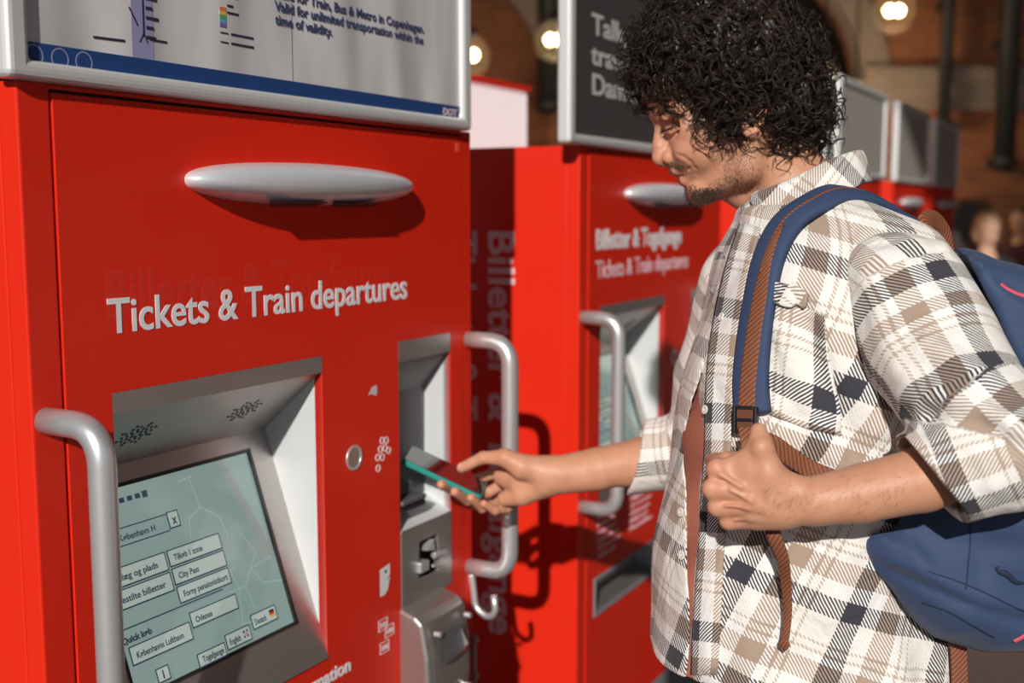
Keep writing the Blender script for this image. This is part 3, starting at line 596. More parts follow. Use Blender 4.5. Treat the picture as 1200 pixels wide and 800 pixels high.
def ribbon(name, P, N, width, thick, m, parent, taper=None):
    """flat strap along points P with surface normals N"""
    P = np.asarray(P, float); N = np.asarray(N, float); T = np.gradient(P, axis=0); Bv = np.cross(N, T); Bv /= np.linalg.norm(Bv, axis=1)[:, None]
    w = np.full(len(P), width/2) if taper is None else np.asarray(taper)*width/2; n = len(P); prof = [(-1, -.5), (-.96, .25), (-.8, .5), (0, .56), (.8, .5), (.96, .25), (1, -.5), (0, -.5)]
    Nn = N/np.linalg.norm(N, axis=1)[:, None]; V = np.stack([P+Bv*(w*a)[:, None]+Nn*thick*b for a, b in prof], 1).reshape(-1, 3); k = len(prof); F = []
    for i in range(n-1):
        for j in range(k): F.append((i*k+j, i*k+(j+1) % k, (i+1)*k+(j+1) % k, (i+1)*k+j))
    i0 = len(V); V = np.concatenate([V, P[:1], P[-1:]])
    for j in range(k): F.append((i0, (j+1) % k, j, i0)); F.append((i0+1, (n-1)*k+j, (n-1)*k+(j+1) % k, i0+1))
    q = [f for f in F if len(set(f)) == 4]; tr = [f[:3] for f in F if len(set(f)) == 3]
    me = bpy.data.meshes.new(name); me.from_pydata(V.tolist(), [], q+tr); me.polygons.foreach_set('use_smooth', [True]*len(me.polygons)); me.update()
    ss = np.concatenate([[0], np.cumsum(np.linalg.norm(np.diff(P, axis=0), axis=1))]); at_ = me.attributes.new('along', 'FLOAT_VECTOR', 'POINT')
    av = np.stack([np.repeat(ss, k), np.tile([p[0]*width/2 for p in prof], n), np.zeros(n*k)], 1); av = np.concatenate([av, [[0, 0, 0], [ss[-1], 0, 0]]]); at_.data.foreach_set('vector', av.astype(f32).ravel())
    return link(name, me, m, parent)
def hairs(name, strands, m, parent, sides=3):
    """strands: list/array of (n points, 3) arrays with per strand radius -> one mesh of fine tapered tubes"""
    VV = []; FF = []; base = 0
    for P, r in strands:   # P: (S, n, 3)
        S_, n, _ = P.shape; T = np.gradient(P, axis=1); T /= np.linalg.norm(T, axis=2)[..., None]+1e-9
        ref = np.array([.31, .53, .79]); U = np.cross(T, ref); U /= np.linalg.norm(U, axis=2)[..., None]+1e-9; W = np.cross(T, U)
        tp = np.clip(1.25-np.linspace(0, 1, n)**3*1.1, .1, 1)*1.0; rr = (np.asarray(r).reshape(-1, 1)*tp[None])[..., None]
        ring = np.stack([P+(U*math.cos(2*PI*k/sides)+W*math.sin(2*PI*k/sides))*rr for k in range(sides)], 2)  # S,n,sides,3
        idx = base+np.arange(S_*n*sides).reshape(S_, n, sides); VV.append(ring.reshape(-1, 3)); base += S_*n*sides
        a = idx[:, :-1]; b = idx[:, 1:]; FF.append(np.stack([a, np.roll(a, -1, 2), np.roll(b, -1, 2), b], -1).reshape(-1, 4))
    return np_mesh(name, np.concatenate(VV), np.concatenate(FF), m, parent, True)

# ------------------------------------------------------------------ cloth, skin and hair materials
def plaid_mat(name, light=1.0):
    m = bpy.data.materials.new(name); m.use_nodes = True; nt = m.node_tree; b = nt.nodes['Principled BSDF']; MATS[name] = m
    N = nt.nodes.new; Lk = nt.links.new
    a = N('ShaderNodeAttribute'); a.attribute_name = 'plaid'; sp = N('ShaderNodeSeparateXYZ'); Lk(a.outputs['Vector'], sp.inputs[0])
    nz = N('ShaderNodeTexNoise'); nz.inputs['Scale'].default_value = 60; tc = N('ShaderNodeTexCoord'); Lk(tc.outputs['Object'], nz.inputs['Vector'])
    def math_(op, x, y=None, z=None):
        n = N('ShaderNodeMath'); n.operation = op
        for i, q in enumerate((x, y, z)):
            if q is None: continue
            if isinstance(q, (int, float)): n.inputs[i].default_value = q
            else: Lk(q, n.inputs[i])
        return n.outputs[0]
    wob = math_('MULTIPLY', math_('SUBTRACT', nz.outputs['Fac'], .5), .0022)
    cream, white = (.80, .77, .73, 1), (.84, .83, .82, 1); beige, lt = (.40, .30, .235, 1), (.50, .40, .33, 1); char = (.050, .050, .062, 1)
    def ramp(x):
        r = N('ShaderNodeValToRGB'); r.color_ramp.interpolation = 'CONSTANT'; e = r.color_ramp.elements
        st = [(0, char), (.19, white), (.34, beige), (.545, white), (.62, lt), (.650, cream), (.71, lt), (.735, cream)]
        e[0].position = 0; e[0].color = char; e[1].position = .19; e[1].color = white
        for p, c in st[2:]: q = e.new(p); q.color = c
        Lk(math_('FRACT', math_('DIVIDE', math_('ADD', x, wob), .136)), r.inputs[0]); return r.outputs[0]
    wa, we = ramp(sp.outputs[0]), ramp(sp.outputs[1])
    tw = math_('FRACT', math_('DIVIDE', math_('ADD', math_('ADD', sp.outputs[0], math_('MULTIPLY', sp.outputs[1], 1.0)), wob), .0052))
    sel = math_('GREATER_THAN', tw, .5)
    mx = N('ShaderNodeMix'); mx.data_type = 'RGBA'; Lk(sel, mx.inputs['Factor']); Lk(wa, mx.inputs['A']); Lk(we, mx.inputs['B'])
    mm = N('ShaderNodeMix'); mm.data_type = 'RGBA'; mm.blend_type = 'MULTIPLY'; mm.inputs['Factor'].default_value = 1; Lk(mx.outputs['Result'], mm.inputs['A'])
    n2 = N('ShaderNodeTexNoise'); n2.inputs['Scale'].default_value = 420; n2.inputs['Detail'].default_value = 2; Lk(tc.outputs['Object'], n2.inputs['Vector'])
    mr = N('ShaderNodeMapRange'); mr.inputs['To Min'].default_value = .86*light; mr.inputs['To Max'].default_value = 1.10*light; Lk(n2.outputs['Fac'], mr.inputs['Value'])
    cc = N('ShaderNodeCombineColor'); [Lk(mr.outputs[0], cc.inputs[i]) for i in range(3)]; Lk(cc.outputs[0], mm.inputs['B'])
    Lk(mm.outputs['Result'], b.inputs['Base Color']); b.inputs['Roughness'].default_value = .92; b.inputs['Sheen Weight'].default_value = .12; b.inputs['Specular IOR Level'].default_value = .15
    n3 = N('ShaderNodeTexNoise'); n3.inputs['Scale'].default_value = 16; n3.inputs['Detail'].default_value = 2.5; n3.inputs['Distortion'].default_value = .8; Lk(tc.outputs['Object'], n3.inputs['Vector'])
    hsum = math_('ADD', math_('MULTIPLY', n3.outputs['Fac'], 6.0), math_('ADD', math_('MULTIPLY', n2.outputs['Fac'], .5), math_('MULTIPLY', tw, .16)))
    bp = N('ShaderNodeBump'); bp.inputs['Strength'].default_value = .75; bp.inputs['Distance'].default_value = .0016; Lk(hsum, bp.inputs['Height']); Lk(bp.outputs[0], b.inputs['Normal'])
    return m
plaid_mat('plaid flannel')
def skin_mat():
    m = bpy.data.materials.new('skin'); m.use_nodes = True; nt = m.node_tree; b = nt.nodes['Principled BSDF']; MATS['skin'] = m; N = nt.nodes.new; Lk = nt.links.new
    tc = N('ShaderNodeTexCoord'); n = N('ShaderNodeTexNoise'); n.inputs['Scale'].default_value = 38; n.inputs['Detail'].default_value = 5; Lk(tc.outputs['Object'], n.inputs['Vector'])
    mx = N('ShaderNodeMix'); mx.data_type = 'RGBA'; mx.inputs['A'].default_value = (.48, .215, .125, 1); mx.inputs['B'].default_value = (.64, .345, .225, 1); Lk(n.outputs['Fac'], mx.inputs['Factor'])
    a = N('ShaderNodeAttribute'); a.attribute_name = 'rosy'; m2 = N('ShaderNodeMix'); m2.data_type = 'RGBA'; m2.inputs['B'].default_value = (.62, .21, .16, 1); Lk(a.outputs['Fac'], m2.inputs['Factor']); Lk(mx.outputs['Result'], m2.inputs['A'])
    a3 = N('ShaderNodeAttribute'); a3.attribute_name = 'stubble'; m3 = N('ShaderNodeMix'); m3.data_type = 'RGBA'; m3.inputs['B'].default_value = (.20, .115, .08, 1); Lk(a3.outputs['Fac'], m3.inputs['Factor']); Lk(m2.outputs['Result'], m3.inputs['A'])
    a4 = N('ShaderNodeAttribute'); a4.attribute_name = 'nail'; m4 = N('ShaderNodeMix'); m4.data_type = 'RGBA'; m4.inputs['B'].default_value = (.78, .48, .40, 1); Lk(a4.outputs['Fac'], m4.inputs['Factor']); Lk(m3.outputs['Result'], m4.inputs['A'])
    Lk(m4.outputs['Result'], b.inputs['Base Color']); b.inputs['Roughness'].default_value = .48; b.inputs['Specular IOR Level'].default_value = .38
    b.inputs['Subsurface Weight'].default_value = .22; b.inputs['Subsurface Radius'].default_value = (.010, .004, .002); b.inputs['Subsurface Scale'].default_value = .5
    n2 = N('ShaderNodeTexNoise'); n2.inputs['Scale'].default_value = 420; n2.inputs['Detail'].default_value = 3; Lk(tc.outputs['Object'], n2.inputs['Vector'])
    bp = N('ShaderNodeBump'); bp.inputs['Strength'].default_value = .35; bp.inputs['Distance'].default_value = .0006; Lk(n2.outputs['Fac'], bp.inputs['Height']); Lk(bp.outputs[0], b.inputs['Normal'])
skin_mat()
mat('hair dark brown', (.024, .014, .010), .48, spec=.4, noise=.5, nscale=60)
mat('beard hair', (.075, .042, .026), .5)
mat('moustache hair', (.20, .11, .055), .5)
mat('rust cotton', (.36, .115, .075), .9, noise=.10, nscale=30, bump=.4, bscale=120)
mat('blue denim', (.045, .09, .12), .9, noise=.2, nscale=200)
mat('navy canvas', (.026, .052, .125), .72, noise=.12, nscale=300, bump=.35, bscale=900, sheen=.12)
mat('navy padding', (.030, .055, .13), .75, noise=.1, nscale=300, bump=.3, bscale=900)
mat('navy seam', (.010, .018, .05), .7)
mat('black plastic buckle', (.012, .012, .014), .3)
mat('pink zip tape', (.62, .10, .15), .6)
mat('pearl button', (.75, .72, .68), .25)
mat('shoe leather', (.10, .06, .04), .5)
def webbing_mat():
    m = mat('brown webbing', (.215, .070, .030), .7); nt = m.node_tree; b = nt.nodes['Principled BSDF']; N = nt.nodes.new; Lk = nt.links.new
    a = N('ShaderNodeAttribute'); a.attribute_name = 'along'; mp = N('ShaderNodeMapping'); mp.inputs['Scale'].default_value = (1, 1, 1); Lk(a.outputs['Vector'], mp.inputs[0])
    w1 = N('ShaderNodeTexWave'); w1.bands_direction = 'DIAGONAL'; w1.inputs['Scale'].default_value = 95; Lk(mp.outputs[0], w1.inputs['Vector'])
    mx = N('ShaderNodeMix'); mx.data_type = 'RGBA'; mx.inputs['A'].default_value = (.13, .040, .018, 1); mx.inputs['B'].default_value = (.28, .098, .045, 1); Lk(w1.outputs['Fac'], mx.inputs['Factor']); Lk(mx.outputs['Result'], b.inputs['Base Color'])
    bp = N('ShaderNodeBump'); bp.inputs['Strength'].default_value = .5; bp.inputs['Distance'].default_value = .001; Lk(w1.outputs['Fac'], bp.inputs['Height']); Lk(bp.outputs[0], b.inputs['Normal'])
webbing_mat()

# ================================================================== the man
HY = 1.60; KH = HY/1330/.9955
def hp(u, v, dy=0.0): return A(u, v, HY)+np.array([0, dy, 0])
body = SDF()
TH = math.radians(14)
# --- head
body.ell(hp(846, 88), (88*KH, .078, 78*KH), .01, tilt=TH)
body.ell(hp(800, 96), (43*KH, .055, 45*KH), .02)
body.ell(hp(832, 158), (50*KH, .058, 58*KH), .03)
for sgn in (-1, 1):
    body.cone(hp(774, 133, sgn*.012), hp(789, 134, sgn*.046), 11.5*KH, 11*KH, .012)      # brow
    body.ell(hp(813, 170, sgn*.036), (24*KH, .022, 26*KH), .018)                          # cheek
    body.ell(hp(806, 153, sgn*.046), (17*KH, .014, 12*KH), .016)                          # cheekbone
    body.ell(hp(801, 178, sgn*.034), (13*KH, .015, 12*KH), .012)                          # smiling cheek
    body.cone(hp(824, 224, sgn*.014), hp(866, 198, sgn*.050), 13*KH, 15*KH, .018)         # jaw line
    body.cone(hp(866, 198, sgn*.050), hp(874, 160, sgn*.057), 15*KH, 15*KH, .018)
body.ell(hp(812, 186), (28*KH, .034, 26*KH), .014)                                        # muzzle
body.cone(hp(775, 147), hp(773, 172), 7*KH, 9*KH, .010)                               # nose
body.ell(hp(775, 184), (11*KH, .0115, 10.5*KH), .006)
for sgn in (-1, 1): body.ell(hp(783.5, 184.5, sgn*.0130), (9*KH, .0088, 8.5*KH), .004)
body.cone(hp(778, 190), hp(789, 193), 4*KH, 5*KH, .004)
for sgn in (-1, 1): body.ell(hp(781, 194.5, sgn*.0085), (5*KH, .0042, 3*KH), .003, 's')
for sgn in (-1, 1):
    body.ell(hp(783, 151, sgn*.036), (13*KH, .016, 10*KH), .010, 's')                     # socket
    body.ell(hp(789, 150.5, sgn*.0245), (12.5*KH, .0150, 10.5*KH), .0045)                  # lidded eyeball
    body.chain([hp(775, 157.0, sgn*.020), hp(782, 157, sgn*.0345), hp(791, 153.5, sgn*.043)], [1.3*KH]*3, .004)   # lower lid
    body.chain([hp(775, 154.0, sgn*.026), hp(781, 152.2, sgn*.0385), hp(789, 148.5, sgn*.0445)], [.9*KH]*3, .0012, 's')
    body.ell(hp(783, 141, sgn*.040), (13*KH, .008, 4*KH), .006)
body.cone(hp(791.5, 198.5, -.012), hp(791.5, 198.5, .012), 6.2*KH, 6.2*KH, .004)          # upper lip
for sgn in (-1, 1): body.cone(hp(791.5, 198.5, sgn*.012), hp(806, 198.5, sgn*.027), 6.0*KH, 3*KH, .005)
body.cone(hp(802.5, 210.5, -.009), hp(802.5, 210.5, .009), 6.5*KH, 6.5*KH, .004)         # lower lip
for sgn in (-1, 1): body.cone(hp(802.5, 210.5, sgn*.009), hp(810, 203, sgn*.025), 6.2*KH, 3*KH, .005)
body.cone(hp(820, 224, -.010), hp(820, 224, .010), 15*KH, 15*KH, .009)                    # chin
for sgn in (-1, 1):
    body.chain([hp(791, 204.5, 0), hp(799, 204.2, sgn*.016), hp(805, 199.6, sgn*.0270), hp(809, 196.4, sgn*.0345)], [1.5*KH, 1.5*KH, 1.1*KH, .4*KH], .0030, 's')   # mouth line
    # ear
    body.ell(hp(868, 143, sgn*.075), (12*KH, .008, 24*KH), .006, tilt=math.radians(-12))
    body.ell(hp(866, 139, sgn*.084), (7*KH, .0065, 15*KH), .003, 's', tilt=math.radians(-12))
    body.chain([hp(858, 150, sgn*.080), hp(862, 160, sgn*.079), hp(869, 162, sgn*.079)], [3.2*KH, 4*KH, 5*KH], .004)
    body.chain([hp(862, 122, sgn*.080), hp(874, 122, sgn*.083), hp(880, 135, sgn*.084), hp(877, 150, sgn*.082), hp(870, 161, sgn*.080)], [2.6*KH]*5, .003)
_hd = SDF(); _hd.ops = list(body.ops)
for uv, r in (([(793, 181), (801, 184), (809, 190), (815, 198), (817, 206)], 1.5), ([(803, 200.5), (807, 198.3), (810.5, 195)], 1.4)):      # smile fold, corner of the mouth
    q = hug(_hd, [a for a, b in uv], [b for a, b in uv], 1.3, .0006)[0]
    for f_ in (1, -1):
        q2 = q.copy(); q2[:, 1] = HY+(q[:, 1]-HY)*f_; n_ = len(q2)
        for i_ in range(n_-1): body.cone(q2[i_], q2[i_+1], r*KH*(.5 if i_ == 0 else 1), r*KH*(.4 if i_ == n_-2 else 1), .0035, 's')
# --- neck and the hidden core that joins the arms
body.cone(hp(884, 160), hp(955, 268), 47*KH, 56*KH, .018)
body.cone(hp(842, 208), hp(882, 226), 19*KH, 26*KH, .016)
for sgn in (-1, 1): body.cone(hp(878, 172, sgn*.045), hp(902, 246, sgn*.026), 8*KH, 8*KH, .012)
body.cone(hp(858, 224, 0), hp(862, 228, 0), 6*KH, 6*KH, .012)
CH = A(985, 330, 1.52)
body.cone(A(955, 262, 1.56), CH, .06, .09, .03)
body.cone(CH, A(965, 520, 1.50), .09, .10, .03)
SHL = A(1052, 352, 1.37); ELL = A(1172, 527, 1.225)
body.chain([CH, SHL, ELL], [.06, .048, .040], .02)
SHR = A(885, 320, 1.68); ELR = A(822, 530, 1.83)
body.chain([CH, SHR, ELR], [.06, .046, .040], .02)
# --- near forearm
body.chain([ELL, A(1080, 562, 1.225), A(1010, 578, 1.235), A(955, 587, 1.240), A(916, 590, 1.243)], [.038, .0355, .0325, .0275, .0245], .012)
body.cone(A(935, 575, 1.232), A(905, 566, 1.240), .017, .015, .010)
# --- near fist (back of the hand to the camera, thumb up on the strap)
def FY(u, v, y): return A(u, v, y)
body.ell(FY(888, 585, 1.252), (.034, .018, .0265), .014, tilt=math.radians(4))
body.chain([FY(915, 575, 1.246), FY(880, 556, 1.248), FY(840, 550, 1.254)], [.020, .017, .0122], .014)
body.chain([FY(915, 585, 1.243), FY(880, 573, 1.243), FY(836, 573, 1.250)], [.020, .016, .0122], .014)
body.chain([FY(915, 594, 1.243), FY(884, 591, 1.244), FY(842, 593, 1.253)], [.018, .015, .0118], .014)
body.chain([FY(915, 600, 1.247), FY(888, 606, 1.250), FY(855, 609, 1.259)], [.016, .0130, .0112], .014)
for (mc, pp, dd, tt, r) in (((840, 550, 1.254), (838, 541, 1.292), (858, 539, 1.312), (878, 545, 1.300), .0102), ((836, 573, 1.250), (836, 566, 1.290), (852, 563, 1.312), (876, 566, 1.302), .0102),
                           ((842, 593, 1.253), (841, 588, 1.290), (856, 586, 1.310), (878, 586, 1.300), .0096), ((855, 609, 1.259), (853, 605, 1.290), (864, 603, 1.308), (880, 603, 1.298), .0085)):
    body.chain([FY(*mc), FY(*pp), FY(*dd), FY(*tt)], [r*1.16, r*1.04, r*.95, r*.85], .0035)
for (u, v, y) in ((840, 548, 1.247), (834, 572, 1.243), (840, 593, 1.246), (853, 609, 1.252)): body.ell(FY(u, v, y), (.0085, .0055, .0085), .009)     # knuckles
for q in ([(900, 600, 1.2270), (880, 586, 1.2255), (856, 574, 1.2320)], [(900, 596, 1.228), (876, 594, 1.2290), (850, 592, 1.2370)], [(868, 570, 1.229), (845, 556, 1.238)], [(905, 606, 1.230), (880, 606, 1.236), (862, 609, 1.243)]): body.chain([FY(*p) for p in q], [.0018, .0021, .0014, .0014][:len(q)], .0075)      # tendons
# thumb pressed up against the strap
body.chain([FY(912, 574, 1.240), FY(900, 552, 1.236), FY(893, 526, 1.236), FY(889, 505, 1.250)], [.020, .0165, .0125, .0095], .010)
body.chain([FY(898, 556, 1.240), FY(880, 550, 1.242), FY(858, 548, 1.250)], [.013, .0105, .0095], .014); body.chain([FY(889, 518, 1.243), FY(872, 535, 1.246), FY(854, 543, 1.250)], [.0065, .0070, .0070], .014); body.chain([FY(893, 535, 1.240), FY(880, 540, 1.243), FY(866, 547, 1.250)], [.008, .0075, .007], .014)
body.chain([FY(846, 545, 1.27), FY(850, 538, 1.275), FY(868, 536, 1.290)], [.010, .0085, .0075], .004)
body.ell(FY(893, 524, 1.229), (.0085, .006, .0085), .008)
# --- far forearm and the hand holding the telephone
body.chain([ELR, A(752, 541, 1.865), A(700, 548, 1.875), A(640, 556, 1.885)], [.040, .0405, .034, .0275], .012)
body.cone(A(700, 556, 1.87), A(640, 566, 1.88), .026, .020, .012)
RH = A
body.chain([RH(645, 552, 1.885), RH(612, 547, 1.880), RH(592, 536, 1.880)], [.026, .0215, .0155], .011)      # ball of the thumb
body.chain([RH(592, 536, 1.880), RH(566, 536, 1.893), RH(541, 548, 1.905)], [.0145, .0105, .0088], .006)
body.chain([RH(645, 560, 1.895), RH(612, 566, 1.905), RH(590, 558, 1.935)], [.026, .024, .018], .011)
body.chain([RH(640, 567, 1.885), RH(612, 580, 1.895), RH(592, 584, 1.912)], [.022, .0180, .0140], .010)
body.chain([RH(612, 548, 1.93), RH(596, 545, 1.955)], [.018, .014], .010)
RF = [((600, 548, 1.965), (562, 560, 1.985), (533, 572, 1.955), (517, 567.5, 1.912), .0094), ((602, 560, 1.960), (572, 577, 1.968), (548, 586, 1.935), (533, 576, 1.898), .0094),
      ((604, 572, 1.950), (583, 590, 1.948), (565, 595, 1.918), (552, 583, 1.892), .0088), ((608, 582, 1.930), (594, 596, 1.925), (580, 598, 1.905), (567, 590, 1.892), .0078)]
for mc, p_, d_, t_, r in RF: body.chain([RH(*mc), RH(*p_), RH(*d_), RH(*t_)], [r*1.15, r, r*.95, r*.86], .004)
NL = A(471.5, 538, 1.922); LV = A(565, 582, 1.915)-NL; WV = np.array([.016, .069, .0075]); L_ = Vector(LV); W_ = Vector(WV); Lh = L_.length; Lu = L_.normalized(); Wu = (W_-Lu*W_.dot(Lu)).normalized(); Hu = Lu.cross(Wu)
if Hu.z < 0: Hu = -Hu
def phone_box(P):
    q = P-NL; a = np.stack([q@np.array(Lu)-Lh/2, q@np.array(Wu)-.0365, q@np.array(Hu)+.00475], 1); d = np.abs(a)-np.array([Lh/2, .0365, .0048]); return np.maximum(d[:, 0], np.maximum(d[:, 1], d[:, 2]))
body.add(phone_box, (-.4, 1.85, .95), (.1, 2.05, 1.25), .001, 's')
Vb, Fb = surface(body, .0014)
def bump(V, c, r): return np.exp(-((V-np.array(c))**2).sum(1)/r**2)
rosy = np.zeros(len(Vb)); stub = np.zeros(len(Vb)); nail = np.zeros(len(Vb))
for sgn in (-1, 1):
    for p, r, a_ in ((hp(796, 199.5, sgn*.008), .0072, .8), (hp(803, 210, sgn*.008), .0085, .85), (hp(803, 199, sgn*.020), .0055, .7), (hp(809, 204, sgn*.020), .0055, .7), (hp(790, 186, sgn*.013), .010, .35), (hp(806, 172, sgn*.050), .022, .22), (hp(868, 158, sgn*.085), .012, .4), (hp(866, 135, sgn*.085), .016, .35), (hp(786, 153, sgn*.045), .010, .22)):
        rosy = np.maximum(rosy, a_*bump(Vb, p, r))
    for p, r, a_ in ((hp(826, 230, sgn*.012), .017, .55), (hp(845, 216, sgn*.04), .020, .34), (hp(866, 200, sgn*.055), .022, .32), (hp(848, 188, sgn*.056), .016, .20), (hp(872, 175, sgn*.06), .018, .35), (hp(792, 194, sgn*.016), .008, .35), (hp(845, 225, 0), .02, .4)): stub = np.maximum(stub, a_*bump(Vb, p, r))
rosy = np.maximum(rosy, .35*bump(Vb, hp(772, 184), .014))
for q in RF:
    rosy = np.maximum(rosy, .35*bump(Vb, RH(*q[3]), .012))
for q in ((846, 549, 1.24), (841, 570, 1.235), (846, 590, 1.238), (858, 608, 1.246), (832, 545, 1.27), (829, 567, 1.27)): rosy = np.maximum(rosy, .30*bump(Vb, FY(*q), .012))
nail = bump(Vb, RH(537, 543, 1.899), .0055)
person = np_mesh('person', Vb, Fb, 'skin', None, True, dict(rosy=rosy, stubble=stub, nail=nail))
tag(person, 'man in plaid overshirt and blue backpack, one arm stretched to the machine, smiling down', 'person')

# ------------------------------------------------------------------ overshirt
rows = [  # v, front u, back u, y centre, half depth
    (226, 905, 1003, 1.575, .075), (240, 872, 1022, 1.56, .115), (262, 862, 1050, 1.54, .145), (300, 846, 1088, 1.525, .180), (350, 831, 1118, 1.515, .188), (400, 815, 1125, 1.51, .185), (480, 798, 1120, 1.50, .178),
    (560, 783, 1108, 1.50, .176), (650, 770, 1102, 1.50, .178), (740, 762, 1108, 1.50, .182), (830, 758, 1116, 1.50, .186)]
RZs = np.array([A(950, r[0], r[3])[2] for r in rows]); RX0 = np.array([A(r[1], r[0], r[3])[0] for r in rows]); RX1 = np.array([A(r[2], r[0], r[3])[0] for r in rows]); RYC = np.array([r[3] for r in rows]); RB = np.array([r[4] for r in rows])
def spl(z, vals):   # smooth interpolation down the rows
    zz = -RZs; x = np.clip(-z, zz[0], zz[-1]); i = np.clip(np.searchsorted(zz, x)-1, 0, len(zz)-2); t = (x-zz[i])/(zz[i+1]-zz[i]); g = np.gradient(vals, zz); h = zz[i+1]-zz[i]
    t2, t3 = t*t, t*t*t; return (2*t3-3*t2+1)*vals[i]+(t3-2*t2+t)*h*g[i]+(-2*t3+3*t2)*vals[i+1]+(t3-t2)*h*g[i+1]
def torso_fn(grow=0.0, ztop=None):
    zt = RZs[0]+.006
    def fn(P):
        z = P[:, 2]; x0, x1, yc, b = (spl(z, a) for a in (RX0, RX1, RYC, RB)); cx = (x0+x1)/2; a = (x1-x0)/2+grow; b = b+grow
        dx = np.abs((P[:, 0]-cx)/a); dy = np.abs((P[:, 1]-yc)/b); r = (dx**2.35+dy**2.35)**(1/2.35)
        return np.maximum((r-1)*np.minimum(a, b)*.85, z-zt)
    return fn
HEM = A(900, 797, 1.35)[2]
def g3(P, c, w): return np.exp(-((P-c)**2).sum(1)/w**2)
def line_dist(P, pts):
    d = np.full(len(P), 9.); 
    for a, b in zip(pts[:-1], pts[1:]):
        ab = b-a; t = np.clip(((P-a)@ab)/(ab@ab), 0, 1); d = np.minimum(d, np.linalg.norm(P-(a+t[:, None]*ab), axis=1))
    return d
def fold_post(folds, noise):
    """folds: (points, height, width): ridge (+) or valley (-) along a line on the cloth"""
    fs = [(catmull(np.array(p), 6), h, w_) for p, h, w_ in folds]
    def fn(P, D):
        for p, h, w_ in fs:
            lo, hi = p.min(0)-.06, p.max(0)+.06; m = np.all((P > lo) & (P < hi), 1)
            if not m.any(): continue
            D[m] -= h*np.exp(-(line_dist(P[m], list(p))/w_)**2)
        for k, a_, ph in noise: D = D-a_*np.sin(P@np.array(k)+ph)
        return D
    return fn
def near(u, v): # rough point on the camera side of the torso
    P, N, ok = hug(torso_raw, u, v, 1.1); return P[0]
torso_raw = SDF(); torso_raw.add(torso_fn(), (0.05, 1.25, HEM-.1), (.75, 1.8, RZs[0]+.02), .01)
torso_raw.cone(A(980, 276, 1.46), A(1058, 318, 1.40), .046, .060, .04)
torso_raw.cone(A(930, 262, 1.64), A(900, 320, 1.69), .045, .055, .04)
shirt = SDF(); shirt.ops = list(torso_raw.ops)
FL = [([near(*p) for p in ((965, 350), (975, 400), (1000, 450), (1030, 500))], .010, .016), ([near(*p) for p in ((952, 380), (960, 430), (980, 480), (1000, 530))], -.007, .012),
      ([near(*p) for p in ((915, 385), (925, 420), (950, 470), (965, 520), (990, 548))], .006, .012), ([near(*p) for p in ((840, 462), (860, 485), (905, 492), (960, 486))], -.0045, .007),
      ([near(*p) for p in ((1000, 620), (985, 680), (975, 740), (980, 790))], .006, .018), ([near(*p) for p in ((900, 640), (885, 700), (880, 760), (878, 800))], .005, .018),
      ([near(*p) for p in ((940, 640), (930, 700), (925, 780))], -.006, .016), ([near(*p) for p in ((1050, 640), (1060, 700), (1085, 790))], -.006, .020),
      ([near(*p) for p in ((960, 612), (1020, 660), (1060, 720))], .004, .012), ([near(*p) for p in ((850, 640), (838, 700), (830, 790))], .004, .012),
      ([near(*p) for p in ((880, 245), (870, 290), (852, 330))], .004, .012), ([near(*p) for p in ((1000, 260), (985, 300), (968, 345))], -.004, .012)]
shirt.post.append(fold_post(FL, [((38, 10, 22), .0016, .3), ((-14, 22, 31), .0014, 1.2), ((70, 20, -30), .0006, 2.)]))
# front opening (shows the rust shirt under it)
OV = [(300, 846, 847), (420, 822, 828), (470, 812, 824), (540, 808, 824), (600, 805, 819), (660, 805, 817), (700, 806, 814), (760, 808, 811), (850, 806, 809)]
_p0 = hug(torso_raw, [o[1]+1 for o in OV], [o[0] for o in OV], 1.0)[0]; _p1 = hug(torso_raw, [o[2]+1 for o in OV], [o[0] for o in OV], 1.0)[0]
oz = (_p0[:, 2]+_p1[:, 2])/2; ox0 = _p0[:, 0]; ox1 = _p1[:, 0]; print('OV', np.round(_p0, 3).tolist(), np.round(_p1, 3).tolist())
def slit(P):
    z = -P[:, 2]; a = np.interp(z, -oz, ox0); b = np.interp(z, -oz, ox1); c = (a+b)/2; hw = np.maximum((b-a)/2, -.002)
    # pixel columns are measured at y = 1.44; follow the line of sight only through the cloth's own thickness
    return np.maximum(np.maximum(np.abs(P[:, 0]-c)-hw, P[:, 1]-1.50), P[:, 2]-A(815, 415, 1.44)[2])
shirt.add(slit, (0.1, 1.2, HEM-.2), (.4, 1.5, 1.45), .0035, 's')
def hemcut(P):   # curved tails: the near tail lower, the far one ends higher
    far = P[:, 0] < np.interp(-P[:, 2], -oz, (ox0+ox1)/2); side = np.clip((P[:, 0]-A(900, 790, 1.4)[0])/.12, -1, 1)
    zc = np.where(far, A(790, 758, 1.5)[2]+.25*(A(800, 760, 1.5)[0]-P[:, 0])*0, HEM-.004-.018*side**2)
    return P[:, 2]-zc
shirt.add(hemcut, (-.2, 1.0, .5), (1.2, 2.2, HEM+.08), .0015, 's')
